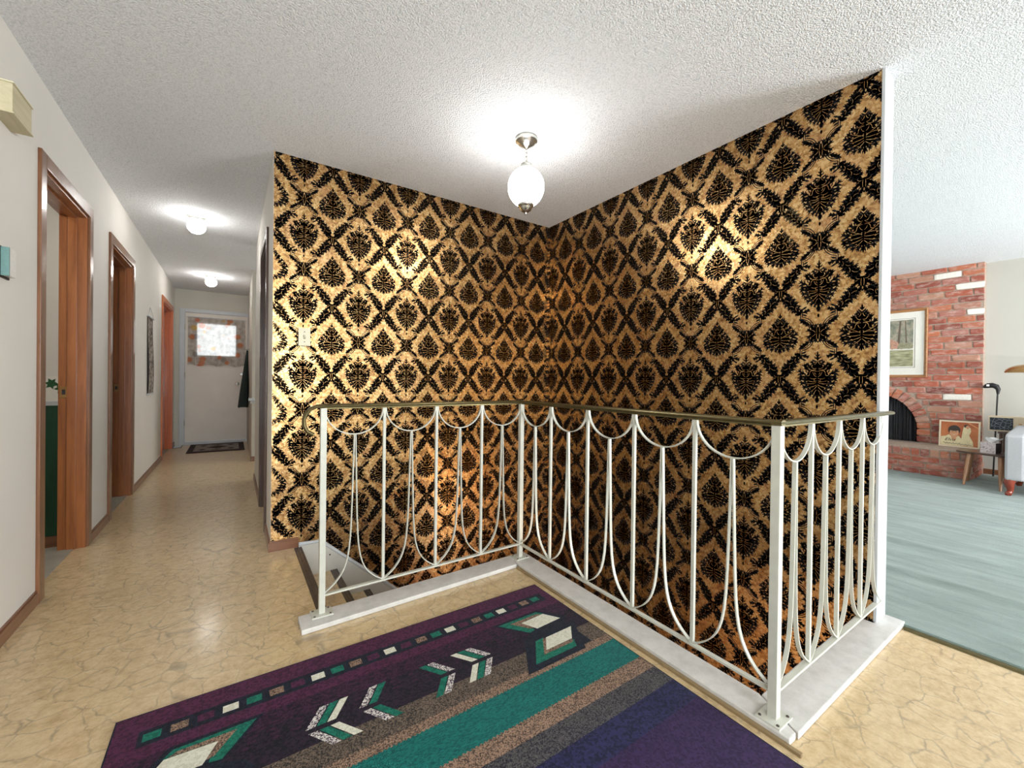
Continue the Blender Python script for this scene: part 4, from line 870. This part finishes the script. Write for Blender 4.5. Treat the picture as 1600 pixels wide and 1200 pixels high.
g = G(); g.tube([(XA+0.01, 7.42, 1.50), (XA-0.04, 7.42, 1.49), (XA-0.045, 7.42, 1.51)], 0.006, 8); obj('hook', g, 'chrome', t)
t = thing('door_mat', 'dark bordered patterned mat in front of the back door', 'mat', (-0.19, 7.75, 0))
g = G(); g.box(-0.53, 0.16, 7.28, 8.18, 0.0005, 0.008); obj('border', g, 'mat_dark', t, bevel=0.002)
g = G(); g.box(-0.46, 0.09, 7.40, 8.06, 0.0082, 0.0095); fld = obj('field', g, 'mat_grey', t)
for (cx, cy, sx, sy) in ((-0.185, 7.73, 0.13, 0.16), (-0.36, 7.52, 0.05, 0.07), (-0.01, 7.52, 0.05, 0.07), (-0.36, 7.94, 0.05, 0.07), (-0.01, 7.94, 0.05, 0.07), (-0.185, 7.47, 0.08, 0.035), (-0.185, 7.99, 0.08, 0.035)):
    g = G(); g.prism([(cx-sx, cy), (cx-sx*.5, cy-sy*.5), (cx, cy-sy), (cx+sx*.5, cy-sy*.5), (cx+sx, cy), (cx+sx*.5, cy+sy*.5), (cx, cy+sy), (cx-sx*.5, cy+sy*.5)], lambda a, b, d: (a, b, d), 0.0095, 0.0104); obj('motif', g, 'mat_dark', fld)
t = thing('floor_vent', 'small brown metal floor vent beside the last doorway', 'vent', (-0.69, 8.03, 0))
g = G(); g.box(-0.735, -0.63, 7.93, 8.19, 0.0005, 0.006); obj('frame', g, 'steel_dark', t, bevel=0.001)
for k in range(8):
    g = G(); g.box(-0.725, -0.64, 7.945+k*0.03, 7.957+k*0.03, 0.006, 0.009); obj('louver', g, 'nickel_matte', t)

# fireplace ------------------------------------------------------------------------
XF, XH = 7.45, 6.835; FY0, FY1 = 0.952, 2.968; AC, AZ, AR, AO = 1.96, 0.51, 0.44, 0.565; HZ = 0.330
fp = thing('fireplace', 'red brick fireplace with arched opening and raised hearth', 'fireplace', (XF, AC, 0))
out = [(FY0, 0.0), (FY0, HR), (FY1, HR), (FY1, 0.0), (AC+AR+0.02, 0.0)]
for i in range(0, 19):
    a = pi*i/18; out.append((AC+(AR+0.02)*cos(a), AZ+(AR+0.02)*sin(a)))
out.append((AC-AR-0.02, 0.0))
g = G(); g.prism(out, lambda a, b, d: (d, a, b), XF-0.001, XR-0.001); obj('chimney_core', g, 'mortar', fp)
g = G(); g.box(XH+0.001, XF+0.008, FY0+0.004, FY1-0.004, 0.014, HZ-0.022); obj('hearth_core', g, 'mortar', fp)
g = G(); g.box(XH-0.004, XF+0.006, FY0-0.002, FY1+0.002, HZ-0.022, HZ); obj('hearth_slab', g, 'mortar', fp, bevel=0.006)
def brick_mesh(nm, seed, mat):
    r = random.Random(seed); b = 0.5; e_ = (0.06, 0.035, 0.11)
    bm = bmesh.new(); bmesh.ops.create_cube(bm, size=1.0)
    bmesh.ops.bevel(bm, geom=list(bm.edges), offset=0.07, segments=1, affect='EDGES')
    for v in bm.verts: v.co += Vector((r.uniform(-.05, .05), r.uniform(-.018, .018), r.uniform(-.04, .04)))
    me = bpy.data.meshes.new(nm); bm.to_mesh(me); bm.free(); me.materials.append(MT[mat]); return me
BR = [brick_mesh('brick', s, 'brick') for s in range(5)]; BW = [brick_mesh('white_brick', s+20, 'white_brick') for s in range(2)]
rb = random.Random(11)
def brick(cx, cy, cz, sx, sy, sz, rot=0.0, white=False):
    o = bpy.data.objects.new('brick', rb.choice(BW if white else BR)); COL.objects.link(o); o.parent = fp
    o.location = Vector((cx+rb.uniform(-.003, .003), cy, cz)) - ORG[fp.name]; o.scale = (sx, sy, sz*rb.uniform(0.93, 1.06)); o.rotation_euler = (rot+rb.uniform(-.012, .012), 0, 0); return o
RH, BL, J = 0.0803, 0.247, 0.012
nrow = int((HR-HZ)/RH)+1
offs = [0.0, 0.5, 0.22, 0.72, 0.4, 0.9, 0.12, 0.62]
def arch_cut(z):
    if z > AZ+AO+0.01: return None
    h = AO+0.012 if z <= AZ else sqrt(max(0, (AO+0.012)**2-(z-AZ)**2)); return (AC-h, AC+h) if h > 0.02 else None
for r_ in range(nrow):
    z0 = HZ+0.004+r_*RH; z1 = min(z0+RH-J, HR-0.006)
    if z1-z0 < 0.03: continue
    y = FY0 - BL*offs[r_ % 8] ; zc = (z0+z1)/2; cut = arch_cut(z0 if z0 > AZ else min(z1, AZ)) if z0 < AZ+AO else None
    while y < FY1:
        a, b = max(y, FY0), min(y+BL-J, FY1); y += BL
        parts = [(a, b)]
        if cut: parts = [(a, min(b, cut[0])), (max(a, cut[1]), b)]
        for p0_, p1_ in parts:
            if p1_-p0_ < 0.035: continue
            wht = (abs(p0_-FY0) < 0.02 and r_ in (20, 24)) or (r_ == 7 and p0_ > 1.0 and p0_ < 1.16) or (r_ == nrow-2 and 1.0 < p0_ < 1.16)
            brick(XF+0.012+(0.0), (p0_+p1_)/2, zc, 0.045, p1_-p0_, z1-z0, 0, wht)
# arch ring
NV = 19
for i in range(NV):
    a = pi*(i+0.5)/NV; rm = (AR+AO)/2; brick(XF+0.006, AC+rm*cos(a), AZ+rm*sin(a), 0.05, AO-AR, pi*rm/NV-0.010, a)
for sg in (-1, 1):
    for k in range(2):
        brick(XF+0.006, AC+sg*(AR+AO)/2, HZ+0.046+k*0.088, 0.05, AO-AR, 0.074)
# hearth courses: header row then three stretcher rows
y = FY0+0.004; k = 0
while y < FY1-0.04: brick(XH+0.012, y+0.035, 0.270, 0.045, 0.070, 0.082); y += 0.0832
for r_, (z0, z1) in enumerate(((0.158, 0.218), (0.086, 0.146), (0.016, 0.076))):
    y = FY0 - BL*(0.0, 0.5, 0.3)[r_]
    while y < FY1:
        a, b = max(y, FY0+0.004), min(y+BL-J, FY1-0.004); y += BL
        if b-a > 0.03: brick(XH+0.012, (a+b)/2, (z0+z1)/2, 0.045, b-a, z1-z0)
    x = XH+0.05+0.1*(r_ % 2)
    while x < XF-0.02: brick(x+0.09, FY0+0.016, (z0+z1)/2, 0.19, 0.045, z1-z0); x += 0.203
x = XH+0.045
while x < XF-0.05: brick(x+0.034, FY0+0.016, 0.270, 0.068, 0.045, 0.082); x += 0.0832
# firebox
g = G(); g.box(XF+0.09, XF+0.105, AC-AR-0.05, AC+AR+0.05, HZ, 1.02); obj('firebox_back', g, 'black', fp)
g = G(); vs = []; n = 120
for i in range(n+1):
    yy = AC-AR-0.015+(2*AR+0.03)*i/n; xx = XF+0.058+0.012*sin(i*0.9)+0.004*sin(i*2.3)
    top = AZ+sqrt(max(0.0, (AR+0.03)**2-(yy-AC)**2)); vs += [(xx, yy, HZ), (xx, yy, max(top, HZ+0.05))]
g.add(vs, [(2*i, 2*i+2, 2*i+3, 2*i+1) for i in range(n)]); obj('mesh_screen', g, 'screen', fp, smooth=True, fix=False)

# picture over the mantel
PY0, PY1, PZ0, PZ1 = 1.428, 2.49, 1.178, 2.076; px = XF-0.014
t = thing('framed_print', 'framed woodland landscape print on the brick chimney', 'picture', (px, (PY0+PY1)/2, PZ0))
fwid = 0.038; frp = [(0, 0), (0.030, 0.0), (0.034, 0.008), (0.026, 0.020), (0.018, 0.030), (0.008, 0.036), (0, 0.038)]
for nm, a, b in (('b', (PY0, PZ0), (PY1, PZ0)), ('t', (PY0, PZ1), (PY1, PZ1)), ('l', (PY0, PZ0), (PY0, PZ1)), ('r', (PY1, PZ0), (PY1, PZ1))):
    g = G(); vs = []
    for end, (y, z) in enumerate((a, b)):
        for dpt, ins in frp:
            iy = ins if y == PY0 else -ins; iz = ins if z == PZ0 else -ins
            vs.append((px-dpt, y+iy, z+iz))
    n = len(frp); g.add(vs, [(k, (k+1) % n, n+(k+1) % n, n+k) for k in range(n)]); obj('frame_side', g, 'wood_frame', t)
g = G(); g.box(px-0.012, px, PY0+0.03, PY1-0.03, PZ0+0.03, PZ1-0.03); obj('mount', g, 'paper', t)
iy0, iy1, iz0, iz1 = 1.565, PY1-0.137, 1.325, 1.942
for a, b, c_, d_ in ((iy0-0.018, iy0-0.014, iz0-0.018, iz1+0.018), (iy1+0.014, iy1+0.018, iz0-0.018, iz1+0.018), (iy0-0.014, iy1+0.014, iz0-0.018, iz0-0.014), (iy0-0.014, iy1+0.014, iz1+0.014, iz1+0.018)):
    g = G(); g.box(px-0.0135, px-0.012, a, b, c_, d_); obj('mount_line', g, 'steel_dark', t)
g = G(); g.box(px-0.0135, px-0.012, iy0, iy1, iz0, iz1); pr_ = obj('print', g, 'landscape', t)
for yc, wd, zt_, lean in ((1.83, 0.035, 1.93, 0.03), (1.715, 0.014, 1.93, -0.02), (1.63, 0.008, 1.93, 0.015), (1.98, 0.02, 1.92, 0.02), (2.16, 0.03, 1.93, -0.02)):
    g = G(); zb_ = 1.56; g.add([(px-0.0140, yc-wd, zb_), (px-0.0140, yc+wd, zb_), (px-0.0140, yc+lean+wd*0.6, zt_), (px-0.0140, yc+lean-wd*0.6, zt_)], [(0, 1, 2, 3)]); obj('printed_tree', g, 'p_bark' if wd < 0.025 else 'mortar', pr_)
for si, (yc, zc, ry, rz, m) in enumerate(((1.66, 1.60, 0.07, 0.045, 'p_shrub'), (1.76, 1.615, 0.05, 0.06, 'p_blush'), (1.60, 1.59, 0.035, 0.035, 'p_shrub'), (1.84, 1.60, 0.05, 0.05, 'p_shrub'), (1.79, 1.66, 0.035, 0.03, 'p_blush'), (1.95, 1.60, 0.07, 0.045, 'p_blush'), (2.1, 1.6, 0.07, 0.05, 'p_shrub'), (2.24, 1.6, 0.07, 0.04, 'p_blush'))):
    g = G(); g.add([(px-0.0143-0.0002*si, yc+ry*cos(2*pi*k/16)*(1+0.12*sin(k*2.7)), zc+rz*sin(2*pi*k/16)*(1+0.12*cos(k*1.9))) for k in range(16)], [tuple(range(16))]); obj('printed_shrub', g, m, pr_, fix=False)

# leaning picture on the hearth
t = thing('portrait_print', 'cream-bordered portrait print leaning on the brick hearth', 'picture', (7.25, 1.11, HZ))
lean = 0.10
def pp(u, v, d=0.0):     # u along -y (image right), v up
    return (7.25 - d*cos(lean) + v*sin(lean), 1.282-u, HZ+0.001 + v*cos(lean) + d*sin(lean))
PWd, PHt = 0.342, 0.318
g = G(); g.prism([(0, 0), (PWd, 0), (PWd, PHt), (0, PHt)], pp, 0.0, 0.010); obj('border_panel', g, 'cream_frame', t)
g = G(); g.prism([(0.016, 0.016), (PWd-0.016, 0.016), (PWd-0.016, PHt-0.016), (0.016, PHt-0.016)], pp, 0.010, 0.0105); prn = obj('print', g, 'rust', t)
def flat(nm, pts, mat, d):
    g = G(); g.add([pp(a, b, d) for a, b in pts], [tuple(range(len(pts)))]); obj(nm, g, mat, prn, fix=False)
ell = lambda cx, cy, rx, ry, n=20, a0=0, a1=2*pi: [(cx+rx*cos(a0+(a1-a0)*i/n), cy+ry*sin(a0+(a1-a0)*i/n)) for i in range(n)]
flat('light_beam', [(0.235, 0.300), (0.250, 0.300), (0.325, 0.245), (0.325, 0.232)], 'p_orange', 0.0107)
flat('singer_figure', [(0.180, 0.020), (0.290, 0.020), (0.285, 0.075), (0.255, 0.150), (0.268, 0.195), (0.265, 0.235), (0.240, 0.262), (0.222, 0.240), (0.210, 0.262), (0.202, 0.215), (0.195, 0.150)], 'p_white', 0.0108)
flat('singer_hair', ell(0.230, 0.258, 0.022, 0.018), 'p_hair', 0.0110)
flat('singer_face', ell(0.240, 0.246, 0.014, 0.020), 'p_skin', 0.0112)
flat('shirt', [(0.018, 0.018), (0.200, 0.018), (0.205, 0.090), (0.165, 0.140), (0.130, 0.095), (0.088, 0.150), (0.060, 0.128), (0.018, 0.118)], 'p_white', 0.0114)
flat('neck', [(0.098, 0.145), (0.155, 0.145), (0.145, 0.085), (0.120, 0.075)], 'p_skin', 0.0116)
flat('hair', ell(0.130, 0.205, 0.052, 0.058), 'p_hair', 0.0118)
flat('face', ell(0.130, 0.175, 0.038, 0.052), 'p_skin', 0.0120)
flat('fringe', ell(0.128, 0.216, 0.044, 0.022), 'p_hair', 0.0122)
for sx in (-1, 1): flat('eye', ell(0.130+sx*0.016, 0.184, 0.006, 0.003, 10), 'p_hair', 0.0122)
flat('nose', [(0.126, 0.180), (0.134, 0.180), (0.138, 0.164), (0.124, 0.164)], 'p_orange', 0.0121)
flat('mouth', ell(0.130, 0.150, 0.014, 0.004, 12), 'p_white', 0.0122)
def lettering(txt, u, v, size):
    c = bpy.data.curves.new('lettering', 'FONT'); c.body = txt; c.size = size; c.shear = 0.35; c.extrude = 0.0002
    tmp = bpy.data.objects.new('tmp_text', c); COL.objects.link(tmp); bpy.context.view_layer.update()
    me = bpy.data.meshes.new_from_object(tmp.evaluated_get(bpy.context.evaluated_depsgraph_get()))
    bpy.data.objects.remove(tmp); bpy.data.curves.remove(c); me.materials.clear(); me.materials.append(MT['p_ink'])
    o = bpy.data.objects.new('lettering', me); COL.objects.link(o); o.parent = prn
    X = Vector((0, -1, 0)); Y = Vector((sin(lean), 0, cos(lean))); Z = X.cross(Y); p_ = Vector(pp(u, v, 0.0128))-ORG[t.name]
    o.matrix_local = Matrix(((X.x, Y.x, Z.x, p_.x), (X.y, Y.y, Z.y, p_.y), (X.z, Y.z, Z.z, p_.z), (0, 0, 0, 1)))
lettering('Elvis', 0.050, 0.072, 0.052)
g = G(); pts = [pp(0.040+0.235*i/60, 0.046-0.012*i/60+0.008*sin(i*0.95)*(1+0.5*sin(i*0.4)), 0.0126) for i in range(61)]; g.tube(pts, 0.0016, 5); obj('script_line', g, 'p_ink', prn)

# side table with tissue box ---------------------------------------------------------
t = thing('side_table', 'low walnut side table with splayed tapered legs beside hearth', 'table', (6.6, 0.78, 0.014))
TZ = 0.352
g = G(); g.prism([(6.41, 0.69), (6.43, 0.662), (6.76, 0.662), (6.78, 0.69), (6.80, 1.00), (6.78, 1.025), (6.56, 1.025), (6.53, 1.00)], lambda a, b, d: (a, b, d), TZ, TZ+0.018); obj('table_top', g, 'wood_walnut', t, bevel=0.004)
for (tx, ty, bx_, by_) in ((6.57, 0.925, 6.49, 0.955), (6.47, 0.695, 6.38, 0.685), (6.72, 0.93, 6.78, 0.97), (6.70, 0.70, 6.75, 0.685)):
    g = G(); g.tube([(tx, ty, TZ), ((tx+bx_)/2, (ty+by_)/2, (TZ+0.014)/2), (bx_, by_, 0.016)], [0.021, 0.018, 0.010], 14); obj('leg', g, 'wood_leg', t, smooth=True)
t = thing('tissue_box', 'mauve marbled tissue box on the side table', 'tissue box', (6.56, 0.75, TZ+0.018))
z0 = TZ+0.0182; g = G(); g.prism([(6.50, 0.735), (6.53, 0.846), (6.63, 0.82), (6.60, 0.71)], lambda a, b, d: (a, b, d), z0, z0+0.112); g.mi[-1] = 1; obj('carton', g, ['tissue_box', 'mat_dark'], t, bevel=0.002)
g = G(); vs = []
for j in range(7):
    s = j/6
    for k in range(12):
        a = 2*pi*k/12; r_ = 0.012+0.045*s; vs.append((6.565+r_*0.5*cos(a)+0.01*s, 0.775+r_*sin(a)*1.1-0.02*s, z0+0.110+0.045*s+0.012*sin(3*a+1)*s))
g.add(vs, [(j*12+k, j*12+(k+1) % 12, (j+1)*12+(k+1) % 12, (j+1)*12+k) for j in range(6) for k in range(12)]); obj('tissue', g, 'tissue', t, smooth=True, fix=False)

# radio on a stand ----------------------------------------------------------------------
t = thing('radio_stand', 'dark wooden stand under the radio behind the armchair', 'stand', (7.2, 0.5, 0.014))
g = G(); g.box(7.08, 7.36, 0.30, 0.790, 0.545, 0.563); obj('stand_top', g, 'wood_walnut', t, bevel=0.003)
for x in (7.10, 7.34):
    for y in (0.325, 0.765): g = G(); g.tube([(x, y, 0.546), (x, y, 0.016)], [0.016, 0.011], 10); obj('leg', g, 'wood_walnut', t, smooth=True)
t = thing('table_radio', 'cream table radio with black speaker grille', 'radio', (7.22, 0.55, 0.563))
g = G(); g.box(7.15, 7.30, 0.32, 0.868, 0.5635, 0.734); obj('case', g, 'radio_body', t, bevel=0.006)
g = G(); g.box(7.143, 7.1495, 0.685, 0.855, 0.580, 0.717); obj('speaker_grille', g, 'grille', t)
g = G(); g.box(7.143, 7.1495, 0.335, 0.590, 0.576, 0.722); obj('dial_panel', g, 'radio_face', t)
for z in (0.620, 0.650):
    g = G(); g.lathe([(0.013, 0), (0.012, -0.014), (0.009, -0.016), (0.0005, -0.016)], (7.149, 0.637, z), 14, axis='x'); obj('knob', g, 'brass_lamp', t, smooth=True)

# golf club -------------------------------------------------------------------------------
t = thing('golf_club', 'upside-down golf club with black hooded head against the beige wall', 'golf club', (7.42, 0.83, 0.014))
g = G(); g.tube([(7.395, 0.852, 0.016), (7.405, 0.830, 1.00)], 0.0075, 10); obj('shaft', g, 'black', t, smooth=True)
pts = [(7.405, 0.828, 0.98), (7.405, 0.826, 1.035), (7.405, 0.842, 1.068), (7.405, 0.873, 1.082), (7.405, 0.905, 1.078), (7.405, 0.930, 1.064), (7.405, 0.940, 1.052)]
g = G(); g.tube(pts, [0.011, 0.020, 0.028, 0.030, 0.029, 0.020, 0.008], 14); hd = obj('head_cover', g, 'black', t, smooth=True)
g = G(); g.box(7.371, 7.378, 0.892, 0.914, 1.070, 1.092); obj('badge', g, 'tissue', hd)

# floor lamp ---------------------------------------------------------------------------------
t = thing('floor_lamp', 'brass reading lamp with domed shade behind the armchair', 'lamp', (7.42, 0.15, 0.014))
lx, ly = 7.12, 0.600
pr = [(0.155*cos(radians(a)), 0.088*sin(radians(a))) for a in range(0, 90, 8)]+[(0.004, 0.089)]
g = G(); g.lathe(pr, (lx, ly, 1.222), 28); obj('shade', g, 'brass_lamp', t, smooth=True)
g = G(); g.tube([(lx, ly, 1.312), (7.22, 0.46, 1.345), (7.42, 0.15, 1.33)], 0.007, 10); obj('arm', g, 'brass_lamp', t, smooth=True)
g = G(); g.tube([(7.42, 0.15, 0.03), (7.42, 0.15, 1.36)], 0.010, 12); obj('pole', g, 'brass_lamp', t, smooth=True)
g = G(); g.lathe([(0.13, 0.016), (0.13, 0.026), (0.10, 0.034), (0.02, 0.042), (0.012, 0.06)], (7.42, 0.15, 0), 28); obj('base', g, 'brass_lamp', t, smooth=True)

# armchair ---------------------------------------------------------------------------------------
t = thing('armchair', 'pale grey upholstered armchair with carved red wooden feet', 'armchair', (6.55, 0.28, 0.014))
ax0, ax1, ay0, ay1 = 6.20, 6.98, -0.14, 0.645
g = G(); g.box(ax0+0.02, ax1, ay0+0.10, ay1-0.10, 0.165, 0.335); obj('seat_base', g, 'chair_fab', t, bevel=0.02)
for y0, y1 in ((ay0, ay0+0.125), (ay1-0.125, ay1)):
    g = G(); g.prism([(ax0, 0.165), (ax1, 0.165), (ax1, 0.66), (ax1-0.15, 0.645), (ax0+0.12, 0.615), (ax0+0.03, 0.605), (ax0, 0.58)], lambda a, b, d: (a, d, b), y0, y1); obj('arm', g, 'chair_fab', t, bevel=0.025)
g = G(); g.prism([(ax1-0.20, 0.30), (ax1, 0.165), (ax1+0.06, 0.92), (ax1-0.04, 0.94), (ax1-0.12, 0.90)], lambda a, b, d: (a, d, b), ay0+0.12, ay1-0.12); obj('backrest', g, 'chair_fab', t, bevel=0.03)
g = G(); g.box(ax0+0.0, ax1-0.16, ay0+0.13, ay1-0.13, 0.34, 0.455); obj('seat_cushion', g, 'cushion_fab', t, bevel=0.03)
def cab_leg(x, y, dx, dy):
    pts = [(x, y, 0.175), (x-dx*0.012, y+dy*0.012, 0.135), (x-dx*0.004, y+dy*0.004, 0.085), (x-dx*0.004, y+dy*0.004, 0.050), (x-dx*0.020, y+dy*0.016, 0.030), (x-dx*0.034, y+dy*0.024, 0.020)]
    g = G(); g.tube(pts, [0.040, 0.038, 0.026, 0.020, 0.026, 0.012], 14); obj('leg', g, 'wood_mahog', t, smooth=True)
cab_leg(6.245, 0.605, 1, 1); cab_leg(6.245, -0.09, 1, -1); cab_leg(6.93, 0.605, -1, 1); cab_leg(6.93, -0.09, -1, -1)

# warm lamp in the basement below the stairs
lp = bpy.data.lights.new('basement_bulb', 'POINT'); lp.energy = 22; lp.color = (1.0, 0.62, 0.30); lp.shadow_soft_size = 0.08
lo = bpy.data.objects.new('basement_bulb', lp); COL.objects.link(lo); lo.location = (1.90, 0.12, -0.50)
